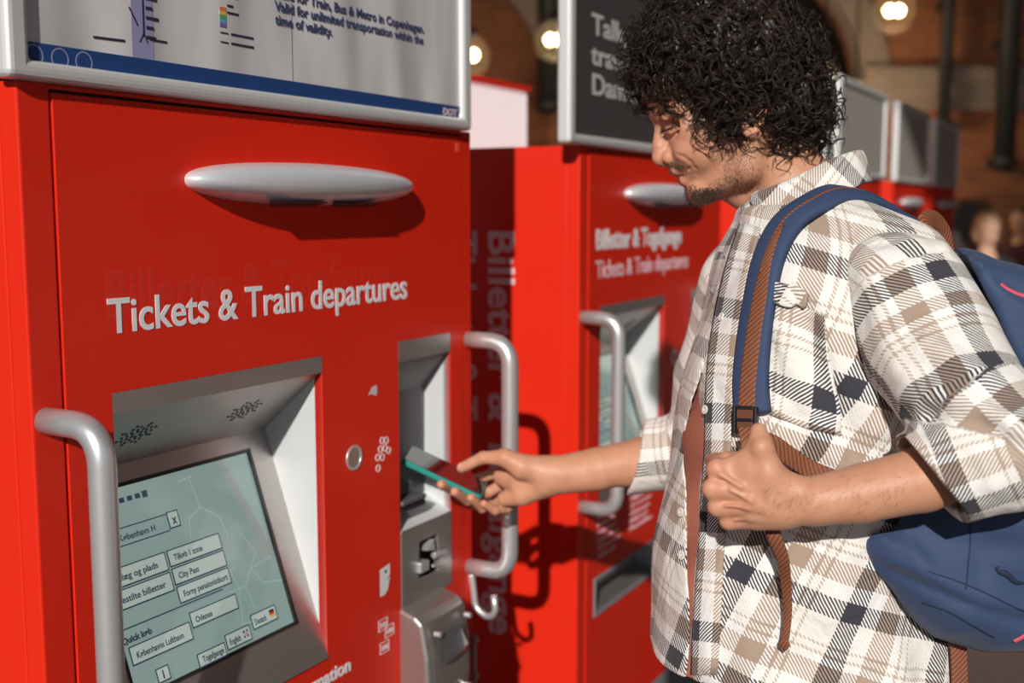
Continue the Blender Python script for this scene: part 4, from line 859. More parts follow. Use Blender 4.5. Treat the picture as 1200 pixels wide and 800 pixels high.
# hollow below the hem so that the cloth reads as cloth
def hollow(P): return np.maximum(torso_fn(-.034)(P), P[:, 2]-(HEM+.05))
shirt.add(hollow, (.05, 1.25, HEM-.2), (.75, 1.8, HEM+.07), .002, 's')
Vs, Fs = surface(shirt, .0028, smooth=2)
cz = Vs[:, 2]; cxs = (spl(cz, RX0)+spl(cz, RX1))/2; cys = spl(cz, RYC)
ang = np.arctan2(Vs[:, 1]-cys, Vs[:, 0]-cxs); ang = np.where(ang > 2.2, ang-2*PI, ang)   # seam hidden on the far side
def torso_uv(V):
    z = V[:, 2]; cx_ = (spl(z, RX0)+spl(z, RX1))/2; cy_ = spl(z, RYC); an = np.arctan2(V[:, 1]-cy_, V[:, 0]-cx_); an = np.where(an > 2.2, an-2*PI, an)
    w_ = 1-np.clip((V[:, 1]-1.5)/.1, 0, 1); return np.stack([(an+PI/2)*.162-.36*(z-1.2), z+.33*(V[:, 0]-.3)*w_, 0*z], 1)
def anchor(uvfn, f, pu, pv, per=.136, y0=1.0):
    pts, _, _ = hug(f, [pu[0], pv[0]], [pu[1], pv[1]], y0); q = uvfn(pts); return np.array([.013-q[0, 0] % per, .013-q[1, 1] % per, 0])
toff = anchor(torso_uv, shirt, (866, 674), (850, 400)); uvq = torso_uv(Vs)+toff
farside = Vs[:, 0] < np.interp(-cz, -oz, (ox0+ox1)/2)
uvq[farside] += [.03, .02, 0]
rootshirt = np_mesh('overshirt', Vs, Fs, 'plaid flannel', person, True, dict(plaid=uvq))
def axis_uv(V, pts, u0, v0, ref=(0, -1, 0), r=.072):
    pts = [np.array(p, float) for p in pts]; best = np.full(len(V), 9.); s_ = np.zeros(len(V)); th = np.zeros(len(V)); acc = 0
    for a, b in zip(pts[:-1], pts[1:]):
        ab = b-a; L = np.linalg.norm(ab); t = ((V-a)@ab)/L**2; tc = np.clip(t, 0, 1); q = V-(a+tc[:, None]*ab); d = np.linalg.norm(q, axis=1); m = d < best
        T = ab/L; R_ = np.array(ref, float); R_ = R_-T*(R_@T); R_ /= np.linalg.norm(R_); B_ = np.cross(T, R_); best[m] = d[m]; s_[m] = acc+(tc*L)[m]; th[m] = np.arctan2(q@B_, q@R_)[m]; acc += L
    return np.stack([th*r+u0, s_+v0, 0*s_], 1)
# near sleeve
AX = [A(1030, 322, 1.395), A(1058, 345, 1.350), A(1092, 408, 1.300), A(1135, 478, 1.235), A(1186, 528, 1.195), A(1098, 557, 1.222), A(1040, 572, 1.225)]
sl = SDF(); sl.chain(AX[:5], [.058, .076, .0765, .071, .060], .03); 
cuf = SDF(); CD = AX[5]; nrm = np.array([-.80, -.05, -.60]); nrm /= np.linalg.norm(nrm)
def cuffcone(P):
    a, b = AX[4], A(1040, 574, 1.225); ab = b-a; t = np.clip(((P-a)@ab)/(ab@ab), 0, 1); q = P-(a+t[:, None]*ab); d = np.sqrt((q*q).sum(1))-(.060-.008*t)
    return np.maximum(d, (P-A(1088, 559, 1.222))@nrm)
sl.add(cuffcone, A(1040, 620, 1.29), A(1240, 470, 1.13), .018)
sl.ops[-1] = (cuffcone, np.array([.3, 1.1, .95]), np.array([.68, 1.32, 1.42]), .018, 'u')
# turned-up cuff band and hollow mouth
def band(P):
    a, b = AX[4], A(1040, 574, 1.225); ab = b-a; t = np.clip(((P-a)@ab)/(ab@ab), 0, 1); q = P-(a+t[:, None]*ab); d = np.sqrt((q*q).sum(1))-(.0605-.004*t); w_ = (P-A(1088, 559, 1.222))@nrm
    return np.maximum(d, np.maximum(w_-.001, -w_-.052))
sl.add(band, (.3, 1.1, .95), (.68, 1.32, 1.42), .002)
def mouth(P):
    a, b = AX[4], A(1020, 577, 1.225); ab = b-a; t = np.clip(((P-a)@ab)/(ab@ab), 0, 1); q = P-(a+t[:, None]*ab); return np.maximum(np.sqrt((q*q).sum(1))-.047, -((P-A(1088, 559, 1.222))@nrm)-.030)
sl.add(mouth, (.25, 1.1, .95), (.68, 1.32, 1.42), .003, 's')
sraw = SDF(); sraw.ops = list(sl.ops)
def ns(u, v): return hug(sraw, u, v, 1.0)[0][0]
SF = [([ns(*p) for p in ((1045, 470), (1090, 462), (1140, 470), (1195, 500))], .008, .012), ([ns(*p) for p in ((1050, 495), (1095, 487), (1150, 500), (1190, 525))], -.009, .010), ([ns(*p) for p in ((1062, 430), (1110, 440), (1170, 478))], -.006, .012),
      ([ns(*p) for p in ((985, 345), (1000, 400), (1030, 455), (1060, 480))], -.006, .012), ([ns(*p) for p in ((1015, 330), (1035, 390), (1062, 440))], .005, .014), ([ns(*p) for p in ((1035, 262), (1075, 268), (1105, 290))], .006, .010),
      ([ns(*p) for p in ((1030, 285), (1070, 290), (1100, 330))], -.004, .010), ([ns(*p) for p in ((1100, 510), (1145, 530), (1165, 570))], .006, .010), ([ns(*p) for p in ((1085, 400), (1120, 420), (1160, 440))], .004, .010)]
sl.post.append(fold_post(SF, [((30, 12, 46), .0018, .5), ((-34, 8, 40), .0014, 2.2), ((20, -60, 50), .0008, 1.)]))
V_, F_ = surface(sl, .0026, smooth=2)
suv = lambda V: axis_uv(V, AX, 0, 0)
soff = anchor(suv, sl, (1166, 425), (1045, 335))
np_mesh('sleeve', V_, F_, 'plaid flannel', rootshirt, True, dict(plaid=suv(V_)+soff))
# far sleeve
BX = [A(905, 290, 1.66), A(878, 330, 1.70), A(845, 440, 1.78), A(826, 525, 1.84), A(768, 532, 1.868)]
s2 = SDF(); s2.chain(BX[:4], [.055, .072, .072, .066], .03)
def cone2(P):
    a, b = BX[3], A(730, 538, 1.872); ab = b-a; L = np.linalg.norm(ab); t = np.clip(((P-a)@ab)/(ab@ab), 0, 1); q = P-(a+t[:, None]*ab); d = np.sqrt((q*q).sum(1))-(.066-.006*t)
    return np.maximum(d, (P-A(746, 534, 1.87))@np.array([-.97, .1, .22]))
s2.add(cone2, (.12, 1.7, 1.05), (.35, 1.96, 1.25), .02)
def mouth2(P):
    a, b = BX[3], A(720, 540, 1.872); ab = b-a; t = np.clip(((P-a)@ab)/(ab@ab), 0, 1); q = P-(a+t[:, None]*ab); return np.maximum(np.sqrt((q*q).sum(1))-.046, -((P-A(746, 534, 1.87))@np.array([-.97, .1, .22]))-.03)
s2.add(mouth2, (.1, 1.7, 1.05), (.35, 1.96, 1.25), .003, 's')
s2.post.append(fold_post([([A(800, 478, 1.78), A(785, 500, 1.80), A(780, 560, 1.80)], .004, .010), ([A(792, 478, 1.80), A(773, 510, 1.80), A(768, 570, 1.80)], -.003, .007)], [((40, 12, 46), .0018, .5)]))
V_, F_ = surface(s2, .0032, smooth=2)
np_mesh('sleeve', V_, F_, 'plaid flannel', rootshirt, True, dict(plaid=axis_uv(V_, BX, .02, .05)))
# collar: stand and fold, near half then far half round the back of the neck
cg = [[A(884, 226, 1.545), A(880, 234, 1.525), A(884, 256, 1.505)], [A(905, 220, 1.515), A(900, 228, 1.495), A(912, 264, 1.470)], [A(938, 206, 1.502), A(935, 212, 1.485), A(945, 248, 1.452)], [A(972, 190, 1.510), A(972, 193, 1.495), A(982, 230, 1.455)],
      [A(1000, 180, 1.545), A(1003, 181, 1.535), A(1014, 214, 1.500)], [A(1006, 180, 1.590), A(1012, 182, 1.59), A(1020, 214, 1.59)], [A(990, 184, 1.645), A(996, 186, 1.66), A(1002, 218, 1.69)], [A(930, 208, 1.685), A(930, 212, 1.70), A(936, 246, 1.73)], [A(890, 232, 1.66), A(886, 236, 1.68), A(885, 262, 1.69)]]
sheet('collar', cg, .0045, 'plaid flannel', rootshirt, 10, 8, plaid=(.035, .13, .55))
# rolled collar front, lapel roll beside the throat
lg = [[A(876, 238, 1.560), A(870, 244, 1.545), A(872, 254, 1.530), A(882, 262, 1.515)], [A(890, 232, 1.535), A(884, 240, 1.520), A(888, 252, 1.500), A(898, 262, 1.490)], [A(905, 230, 1.520), A(902, 240, 1.500), A(906, 252, 1.482), A(914, 262, 1.474)]]
sheet('collar_stand', lg, .006, 'plaid flannel', rootshirt, 8, 8, plaid=(.02, .05, .2))
def hugs(f, uv, off=0, n=8, y0=1.0):
    uv = catmull(np.array(uv, float), n); P, N, ok = hug(f, uv[:, 0], uv[:, 1], y0, off); return P, N
# placket edge, pocket and its flap
def patch(name, uvgrid, off, thick, plaid, y0=1.0, m='plaid flannel', f=None, parent=None):
    g = np.array(uvgrid, float); g = catmull(g, 5); g = np.swapaxes(catmull(np.swapaxes(g, 0, 1), 5), 0, 1); a, b = g.shape[:2]; P, N, ok = hug(f or shirt, g[..., 0].ravel(), g[..., 1].ravel(), y0, off); return sheet(name, P.reshape(a, b, 3), thick, m, parent or rootshirt, 1, 1, plaid=plaid)
patch('placket', [[(868, 262), (880, 264), (892, 268)], [(852, 310), (866, 313), (880, 316)], [(840, 360), (855, 362), (870, 365)], [(832, 410), (848, 412), (864, 414)], [(828, 460), (844, 461), (860, 462)], [(827, 520), (842, 520), (857, 521)], [(823, 580), (838, 580), (853, 581)], [(820, 640), (834, 641), (849, 642)], [(814, 720), (829, 722), (845, 724)], [(811, 790), (826, 790), (841, 790)]], .0015, .0025, (.03, .01, 0))
patch('pocket', [[(905, 345), (925, 352), (950, 362), (966, 370)], [(900, 400), (920, 404), (945, 410), (972, 420)], [(898, 450), (918, 458), (942, 466), (985, 478)], [(898, 482), (915, 490), (940, 500), (985, 510)]], .0012, .0025, (.05, .07, .05))
patch('pocket_flap', [[(902, 328), (918, 332), (936, 336), (950, 345)], [(903, 340), (918, 345), (932, 350), (946, 360)], [(906, 352), (918, 358), (930, 360), (936, 352)]], .006, .005, (.08, .0, .4))
for (u, v) in ((848, 372), (829, 480), (812, 596)):
    P, N, ok = hug(shirt, u, v, 1.0, .003); b_ = MB(); b_.disc(P[0], N[0], .0012, .0058, .0022, 20); b_.disc(P[0], N[0], .0001, .0050, .0012, 20); b_.build('button', 'pearl button', rootshirt, bevel=.0005)
for (u, v) in ((799, 600), (800, 650)):
    P, N, ok = hug(shirt, u, v, 1.0, .001); b_ = MB(); b_.disc(P[0], N[0], .0012, .0062, .0022, 20); b_.disc(P[0], N[0], .0001, .0052, .0012, 20); b_.build('button', 'pearl button', rootshirt, bevel=.0005)
# rust t-shirt, trousers, shoes
ts = SDF(); ts.add(lambda P: np.maximum(torso_fn(-.034)(P), np.maximum(HEM-.012-P[:, 2], P[:, 2]-A(850, 300, 1.44)[2])), (.05, 1.25, HEM-.05), (.75, 1.8, 1.5), .01)
ts.post.append(lambda P, D: D-.0025*np.sin(P[:, 2]*60+P[:, 0]*20))
ts.add(lambda P: np.maximum(np.maximum(torso_fn(-.006)(P), np.abs(P[:, 0]-np.interp(-P[:, 2], -oz, (ox0+ox1)/2))-.020), np.maximum(np.maximum(HEM-.012-P[:, 2], P[:, 2]-A(815, 415, 1.44)[2]), P[:, 1]-1.5)), (.05, 1.2, HEM-.05), (.45, 1.5, 1.5), .004)
V_, F_ = surface(ts, .004, smooth=1); np_mesh('t_shirt', V_, F_, 'rust cotton', person)
hipx, hipz = A(940, 800, 1.5)[0], HEM
tr = SDF()
tr.ell((hipx, 1.50, HEM-.045), (.135, .17, .085), .03)
for y in (1.41, 1.60): tr.chain([(hipx, y, HEM-.07), (hipx-.02, y, .47), (hipx+.01, y, .10)], [.098, .072, .062], .03)
V_, F_ = surface(tr, .008, smooth=2); np_mesh('jeans', V_, F_, 'blue denim', person)
for y in (1.41, 1.60):
    sh = SDF(); sh.cone((hipx+.03, y, .055), (hipx-.16, y, .040), .050, .038, .02); sh.cone((hipx+.01, y, .07), (hipx+.01, y, .12), .045, .046, .02)
    sh.add(lambda P: P[:, 2]-.0, (hipx-.4, y-.2, -.1), (hipx+.3, y+.2, .02), .001, 's')
    V_, F_ = surface(sh, .006); np_mesh('shoe', V_, F_, 'shoe leather', person)

# ------------------------------------------------------------------ hair, brows, lashes, beard
rng = np.random.default_rng(11)
hair = SDF()
hair.ell(hp(852, 74), (98*KH, .103, 84*KH), .01, tilt=TH)
hair.ell(hp(905, 120), (58*KH, .092, 52*KH), .02)
hair.ell(hp(872, 120, -.055), (28*KH, .028, 26*KH), .015); hair.ell(hp(872, 120, .055), (28*KH, .028, 26*KH), .015)
hair.ell(hp(784, 58), (34*KH, .066, 26*KH), .02)
hair.ell(hp(770, 165, 0), (46*KH, .30, 62*KH), .012, 's')
hair.ell(hp(800, 200, 0), (70*KH, .30, 52*KH), .012, 's')
hair.post.append(lambda P, D: D-.0055*np.sin(P[:, 0]*92+.5)*np.sin(P[:, 1]*85+1)*np.sin(P[:, 2]*96+.3)-.0040*np.sin(P[:, 0]*170+1)*np.sin(P[:, 1]*150)*np.sin(P[:, 2]*180+2)-.003*np.sin(P[:, 0]*330+P[:, 2]*200)*np.sin(P[:, 1]*310+P[:, 2]*100))
V_, F_ = surface(hair, .0025, smooth=1); hcore = np_mesh('hair', V_, F_, 'hair dark brown', person)
hs = SDF(); hs.ops = hair.ops[:]
# roots spread over the hair volume
tri = V_[F_[:, [0, 1, 2]]]; area = np.linalg.norm(np.cross(tri[:, 1]-tri[:, 0], tri[:, 2]-tri[:, 0]), axis=1); cen = V_[F_].mean(1)
def curls(roots, n_pts, length, turns, rad, drop, out, spread, copies, thick):
    S_ = len(roots); N = hs.normal(roots); hc = hp(855, 85); 
    ax = N*out[rng.integers(0, len(out), S_)][:, None]+rng.normal(0, spread, (S_, 3))+np.array([0, 0, -1])*drop
    ax /= np.linalg.norm(ax, axis=1)[:, None]; L = rng.uniform(*length, S_)[:, None, None]; t = np.linspace(0, 1, n_pts)[None, :, None]
    down = np.array([0, 0, -1.])[None, None]; base = roots[:, None, :]-N[:, None, :]*.006+ax[:, None, :]*t*L*.62+N[:, None, :]*np.sin(t*PI*.6)*L*.16+down*(t**2)*L*.22
    U = np.cross(ax, rng.normal(0, 1, (S_, 3))); U /= np.linalg.norm(U, axis=1)[:, None]; W = np.cross(ax, U); ph = rng.uniform(0, 2*PI, S_)[:, None, None]; tn = rng.uniform(*turns, S_)[:, None, None]*rng.choice([-1, 1], S_)[:, None, None]; R_ = rng.uniform(*rad, S_)[:, None, None]*np.clip(t*3+.3, 0, 1)
    out_ = []
    for c in range(copies):
        dph = c*.10+rng.uniform(-.03, .03); dr = 1+c*rng.uniform(-.03, .03); off = rng.normal(0, .00045, (S_, 1, 3))*(c > 0)
        a = ph+dph+2*PI*tn*t; out_.append((base+off+(U[:, None]*np.cos(a)+W[:, None]*np.sin(a))*R_*dr, rng.uniform(*thick, S_)))
    return out_
def pick(n, mask=None):
    w_ = area.copy(); 
    if mask is not None: w_ = w_*mask
    return cen[rng.choice(len(cen), n, p=w_/w_.sum())]
ncen = hs.normal(cen)
facem = (ncen[:, 1] < .55).astype(float)                    # mostly the half that can be seen, fewer on the far half
low = (cen[:, 2] < hp(850, 140)[2])
sets = []
sets += curls(pick(1050, .25+facem), 34, (.034, .058), (1.2, 2.1), (.0062, .0120), .40, np.array([.25, .5, .8]), .50, 7, (.00026, .00046))
sets += curls(pick(420, .15+facem), 34, (.045, .065), (1.5, 2.6), (.006, .0105), .50, np.array([.3, .6]), .4, 5, (.00026, .00042))
# loose outer ringlets over the forehead and along the outline
fr = cen[(cen[:, 0] < hp(800, 60)[0])]
if len(fr): sets += curls(fr[rng.integers(0, len(fr), 240)], 32, (.034, .062), (1.1, 2.0), (.006, .0115), .20, np.array([.7, 1.0]), .45, 2, (.00026, .0004))
sets += curls(pick(620), 30, (.035, .064), (1.0, 2.0), (.006, .012), -.05, np.array([1.0, 1.2]), .4, 1, (.00018, .00028))
hairs('curls', sets, 'hair dark brown', hcore)
# a few ringlets on the temple in front of the ear
lp_ = []
def loop(uv, y, r=.00045):
    P = catmull(np.array([A(u, v, y+dy) for u, v, dy in uv]), 8); lp_.append((P[None], [r]))
for k in range(3):
    d = k*1.4
    loop([(818+d, 128, -.0), (812+d, 142, -.005), (809+d, 155, -.005), (818+d, 166, 0), (830, 171+d, .002), (836, 170+d, .002), (838, 164+d, .001)], 1.520)
    loop([(822, 138+d, 0), (815, 150+d, -.004), (822, 160+d, -.002), (834, 162+d, 0), (839, 160+d, .002)], 1.519)
    loop([(846, 150+d, 0), (850, 158+d, -.004), (857, 163+d, 0), (862, 172+d, .003)], 1.519)
    loop([(775+d, 88, 0), (768+d, 100, -.003), (770+d, 112, 0), (776+d, 117, .003), (779+d, 112, 0)], 1.552, .00035)
    loop([(800+d, 95, 0), (795+d, 108, -.003), (796+d, 119, 0), (805+d, 121, .003)], 1.540, .00035)
    loop([(735, 60+d, 0), (722, 62+d, 0), (715, 68+d, 0), (722, 76+d, 0), (731, 73+d, 0), (730, 65+d, 0)], 1.57, .0003)
for i in range(16):   # springy ringlets standing off the fringe
    u, v = rng.uniform(724, 748), rng.uniform(48, 104); a0 = rng.uniform(0, 6.28); rr = rng.uniform(5, 9.5); yy = rng.uniform(1.53, 1.62); sg = rng.choice([-1, 1])
    for q in range(2): loop([(u+14*(1-t/6.5)+rr*math.cos(a0+sg*t)+q*1.2, v+rr*.9*math.sin(a0+sg*t)-3*(1-t/6.5), .004*math.sin(t)) for t in np.linspace(0, 6.5, 9)], yy, .00032)
for y0 in (0,):
    for i in range(26):   # side burn wisps
        u = rng.uniform(812, 858); v = rng.uniform(118, 150); P0 = []
        a0 = rng.uniform(0, 6.28); rr = rng.uniform(4, 9)
        loop([(u+rr*math.cos(a0+t)*(1), v+t*rng.uniform(3, 5)+rr*.6*math.sin(a0+t), rng.uniform(-.004, .002)) for t in np.linspace(0, 6, 7)], 1.519+.00*i, .0004)
hairs('loose_curls', [(P, r) for P, r in lp_], 'hair dark brown', hcore, 4)
def short_hairs(name, uvs, length, m, lean, r=.00022, curl=.3, y0=1.3, both=True, jitter=.35):
    uvs = np.array(uvs); P, N, ok = hug(body, uvs[:, 0], uvs[:, 1], y0); P = P[ok]; N = N[ok]
    if both: P = np.concatenate([P, P*[1, -1, 1]+[0, 2*HY, 0]]); N = np.concatenate([N, N*[1, -1, 1]])
    D = N*.5+np.array(lean)[None]+rng.normal(0, jitter, P.shape); D /= np.linalg.norm(D, axis=1)[:, None]; L = rng.uniform(*length, len(P))[:, None, None]; t = np.linspace(0, 1, 5)[None, :, None]
    side = np.cross(D, N)[:, None]*rng.normal(0, curl, (len(P), 1, 1))
    pts = P[:, None]-N[:, None]*.0004+D[:, None]*t*L+side*(t**2)*L+np.array([0, 0, -1])*(t**2)*L*.25
    return hairs(name, [(pts, rng.uniform(r*.7, r*1.2, len(P)))], m, person)
def blob(cu, cv, su, sv, n, rot=0):
    a = rng.normal(0, 1, (n, 2)); a /= np.maximum(1, np.linalg.norm(a, axis=1)[:, None]/1.7); c, s_ = math.cos(rot), math.sin(rot); return np.stack([cu+a[:, 0]*su*c-a[:, 1]*sv*s_, cv+a[:, 0]*su*s_+a[:, 1]*sv*c], 1)
short_hairs('beard', np.concatenate([blob(822, 229, 6.5, 5.5, 520, -.3), blob(830, 228, 5, 5, 300, -.3), blob(811, 226, 4, 6, 110), blob(840, 226, 6, 4, 110, -.4)]), (.0035, .0075), 'beard hair', (.15, 0, -.7))
short_hairs('stubble', np.concatenate([blob(846, 220, 12, 7, 500, -.4), blob(866, 200, 10, 12, 420), blob(872, 178, 5, 9, 260), blob(852, 193, 8, 7, 160), blob(880, 212, 12, 9, 160)]), (.0010, .0024), 'beard hair', (.1, 0, -.9), r=.00016)
short_hairs('moustache', np.concatenate([blob(791, 192.5, 3.2, 2.2, 150, .15), blob(798, 193.5, 4, 1.8, 110, .3), blob(786, 193, 1.5, 1.5, 30)]), (.0022, .0045), 'moustache hair', (.1, -.2, -.9))
short_hairs('eyebrow', np.concatenate([blob(770, 134, 3.5, 1.8, 200, -.1), blob(779, 131.5, 6, 1.6, 300, -.05), blob(789, 133, 5, 1.2, 160, .35)]), (.004, .0065), 'beard hair', (.8, 0, .15), r=.00018, jitter=.2)
short_hairs('arm_hair', np.concatenate([blob(980, 578, 48, 13, 230), blob(930, 585, 22, 12, 80), blob(1030, 572, 30, 12, 60)]), (.004, .009), 'moustache hair', (-.6, 0, -.5), r=.00007, y0=1.0, both=False)
LP, LN, _ = hug(body, np.linspace(774.5, 789, 30), np.interp(np.linspace(774.5, 789, 30), [774.5, 780, 789], [154.0, 152.4, 148.6]), 1.4)
t = np.linspace(0, 1, 5)[None, :, None]; lash = LP[:, None]+np.array([-.55, -.5, -.65])[None, None]*t*.0062+rng.normal(0, .0003, (30, 1, 3))+np.array([0, 0, .2])*t**2*.004
hairs('eyelashes', [(lash, [.00022]*30), (LP[None]+LN[None]*.0002, [.00055])], 'hair dark brown', person)

# ------------------------------------------------------------------ backpack
BYC, BH, BR = 1.465, .190, .075
poly = np.array([(1104, 288), (1135, 292), (1160, 305), (1200, 319), (1290, 330), (1400, 400), (1430, 560), (1390, 690), (1300, 745), (1215, 752), (1140, 755), (1085, 737), (1035, 700), (1006, 650), (1000, 606), (1060, 575), (1120, 500), (1132, 440), (1120, 370)], float)
PW = np.array([[A(u, v, 1.36)[0], A(u, v, 1.36)[2]] for u, v in poly])
def poly_sd(Q, W_):
    d = np.full(len(Q), 9.); ins = np.zeros(len(Q), bool); n = len(W_)
    for i in range(n):
        a, b = W_[i], W_[(i+1) % n]; e = b-a; w_ = Q-a; t = np.clip((w_@e)/(e@e), 0, 1); q = w_-t[:, None]*e; d = np.minimum(d, np.sqrt((q*q).sum(1)))
        c = ((a[1] > Q[:, 1]) != (b[1] > Q[:, 1])) & (Q[:, 0] < (b[0]-a[0])*(Q[:, 1]-a[1])/(b[1]-a[1]+1e-12)+a[0]); ins ^= c
    return np.where(ins, -d, d)
def bagfn(P):
    d2 = poly_sd(P[:, [0, 2]], PW)+BR; dy = np.abs(P[:, 1]-BYC)-BH+BR
    return np.minimum(np.maximum(d2, dy), 0)+np.sqrt(np.maximum(d2, 0)**2+np.maximum(dy, 0)**2)-BR
bag = SDF(); bag.add(bagfn, (PW[:, 0].min(), BYC-BH, PW[:, 1].min()), (PW[:, 0].max(), BYC+BH, PW[:, 1].max()), .01)
braw = SDF(); braw.ops = list(bag.ops)
bag.add(lambda P: torso_raw(P, pad=.05)-.004, (-.1, 1.1, .7), (.8, 1.9, 1.6), .008, 's'); bag.add(lambda P: sraw(P, pad=.05)-.004, (.2, 1.0, .9), (.8, 1.5, 1.6), .008, 's')
def nb(u, v): return hug(braw, u, v, 1.1)[0][0]
bag.post.append(fold_post([([nb(*p) for p in ((1145, 310), (1170, 360), (1200, 420), (1250, 480))], .007, .012), ([nb(*p) for p in ((1120, 320), (1150, 370), (1185, 430))], -.006, .014), ([nb(*p) for p in ((1030, 612), (1100, 640), (1180, 640), (1260, 660))], -.005, .014),
                          ([nb(*p) for p in ((1020, 640), (1080, 668), (1150, 700), (1230, 722))], .006, .010), ([nb(*p) for p in ((1030, 660), (1080, 684), (1150, 712), (1200, 730))], -.006, .007), ([nb(*p) for p in ((1060, 610), (1075, 650), (1082, 668))], .005, .010),
                          ([nb(*p) for p in ((1140, 600), (1150, 640), (1150, 670))], -.004, .010), ([nb(*p) for p in ((1160, 320), (1185, 335), (1220, 350))], -.007, .008)], [((26, 12, 40), .0030, .5), ((-40, 8, 22), .0024, 2.2), ((60, 40, -50), .0009, 1.)]))
V_, F_ = surface(bag, .0045, smooth=2)
pack = np_mesh('backpack', V_, F_, 'navy canvas'); tag(pack, 'navy blue backpack with brown straps worn on the back of the man in plaid', 'backpack')
for uv in ([(1083, 668), (1120, 680), (1160, 697), (1200, 716), (1260, 735)], [(1080, 706), (1110, 716), (1140, 733), (1165, 747)], [(1135, 590), (1137, 630), (1134, 668), (1132, 690)]):
    P, N = hugs(bag, uv, .0003, 8, 1.1); ribbon('seam', P, N, .0016, .0008, 'navy seam', pack)
P, N = hugs(bag, [(1167, 664), (1172, 669), (1180, 673), (1190, 681), (1200, 683)], .0012, 6, 1.1); ribbon('wing_logo', P, N, .0075, .002, 'navy seam', pack, np.interp(np.linspace(0, 1, len(P)), [0, .3, .8, 1], [.5, 1, .8, .1]))
P, N = hugs(bag, [(1170, 665), (1178, 666), (1186, 672), (1193, 680)], .0022, 6, 1.1); ribbon('wing_logo', P, N, .003, .0015, 'navy padding', pack)
for uv in ([(1188, 751), (1196, 747), (1206, 742), (1240, 732)], [(1172, 333), (1184, 341), (1200, 347), (1230, 352)]):
    P, N = hugs(bag, uv, .0008, 6, 1.1); ribbon('zip', P, N, .0055, .002, 'pink zip tape', pack)
# haul loop of brown webbing
P = catmull(np.array([A(1096, 305, 1.400), A(1086, 278, 1.395), A(1085, 260, 1.400), A(1095, 257, 1.420), A(1106, 272, 1.440), A(1111, 302, 1.450)]), 10); Nn = np.tile([[.30, -1, .25]], (len(P), 1)); ribbon('haul_loop', P, Nn, .024, .0022, 'brown webbing', pack)
P = catmull(np.array([A(1122, 745, 1.36), A(1124, 770, 1.36), A(1125, 800, 1.36), A(1126, 840, 1.36)]), 6); ribbon('hanging_strap', P, np.tile([[0, -1, 0]], (len(P), 1)), .021, .002, 'brown webbing', pack)
# padded shoulder strap over the shirt
union = SDF(); union.ops = shirt.ops[:-2]+sl.ops; union.post = []
SP_ = [(922, 264), (905, 300), (894, 350), (886, 400), (882, 445), (884, 484)]
P, N = hugs(union, SP_, .006, 8)
top = [(1112, 330, 1.63), (1098, 290, 1.585), (1075, 262, 1.545), (1045, 246, 1.510), (1010, 235, 1.480), (980, 233, 1.455), (950, 240, 1.428)]
TP = np.array([A(*q) for q in top]); TP = catmull(np.concatenate([TP, P[:1]]), 8)[:-1]; P = np.concatenate([TP, P]); tn = np.tile([[-.05, -.42, .9]], (len(TP), 1)); tn[:12] = [.6, .1, .8]; f_ = np.clip((np.arange(len(TP))-len(TP)+22)/22., 0, 1)[:, None]**1.5; N = np.concatenate([tn*(1-f_)+N[:1]*f_, N])
for _ in range(6): N[1:-1] = (N[:-2]+N[1:-1]+N[2:])/3; P[1:-1] = (P[:-2]+P[1:-1]*2+P[2:])/4
N /= np.linalg.norm(N, axis=1)[:, None]
for _ in range(12):
    d_ = union(P, pad=.12); d_ = np.where(d_ > 50, .0065, d_); P = P+N*np.clip(.0065-d_, 0, .02)[:, None]*.7
for _ in range(3): P[1:-1] = (P[:-2]+P[1:-1]*2+P[2:])/4
st = ribbon('shoulder_strap', P, N, .046, .011, 'navy padding', pack)
Np = len(P); ip = np.arange(int(Np*.32), int(Np*.72)); P3 = P[ip]+N[ip]*.0062; N3 = N[ip]
P2, N2 = hugs(union, [(922, 272), (908, 302), (898, 350), (889, 400), (883, 445), (880, 484)], .0135, 8); 
for _ in range(3): N2[1:-1] = (N2[:-2]+N2[1:-1]+N2[2:])/3; P2[1:-1] = (P2[:-2]+P2[1:-1]*2+P2[2:])/4
ribbon('strap_webbing', P2, N2, .021, .0022, 'brown webbing', st, np.interp(np.linspace(0, 1, len(P2)), [0, .12, .4, 1], [.1, .5, 1, 1.05]))
ribbon('piping', P3, N3, .0035, .0018, 'brown webbing', st)
# ladder lock buckle
BK = P2[-1]; bn = N2[-1]/np.linalg.norm(N2[-1]); bt_ = Vector((.10, 0, -1)).normalized(); bn = Vector(bn); bt_ = (bt_-bn*bt_.dot(bn)).normalized(); bs = bn.cross(bt_)
def bx(mb, s0, s1, t0, t1, n0, n1):
    o = Vector(BK); c = [o+bs*s+bt_*t_+bn*n_ for n_ in (n0, n1) for s, t_ in ((s0, t0), (s1, t0), (s1, t1), (s0, t1))]
    mb.add([tuple(p) for p in c], [(0, 1, 2, 3), (7, 6, 5, 4), (0, 4, 5, 1), (1, 5, 6, 2), (2, 6, 7, 3), (3, 7, 4, 0)])
mb = MB(); bx(mb, -.016, -.0115, -.008, .024, -.003, .006); bx(mb, .0115, .016, -.008, .024, -.003, .006); bx(mb, -.0115, .0115, -.009, -.004, -.003, .005); bx(mb, -.0115, .0115, .006, .0095, .0, .007); bx(mb, -.0115, .0115, .019, .0245, -.003, .006)
mb.build('buckle', 'black plastic buckle', pack, bevel=.0012)
mb = MB(); bx(mb, -.0105, .0105, -.006, .008, .002, .0045); bx(mb, -.0105, .0105, .008, .022, .001, .004); mb.build('buckle_webbing', 'brown webbing', pack, bevel=.001)
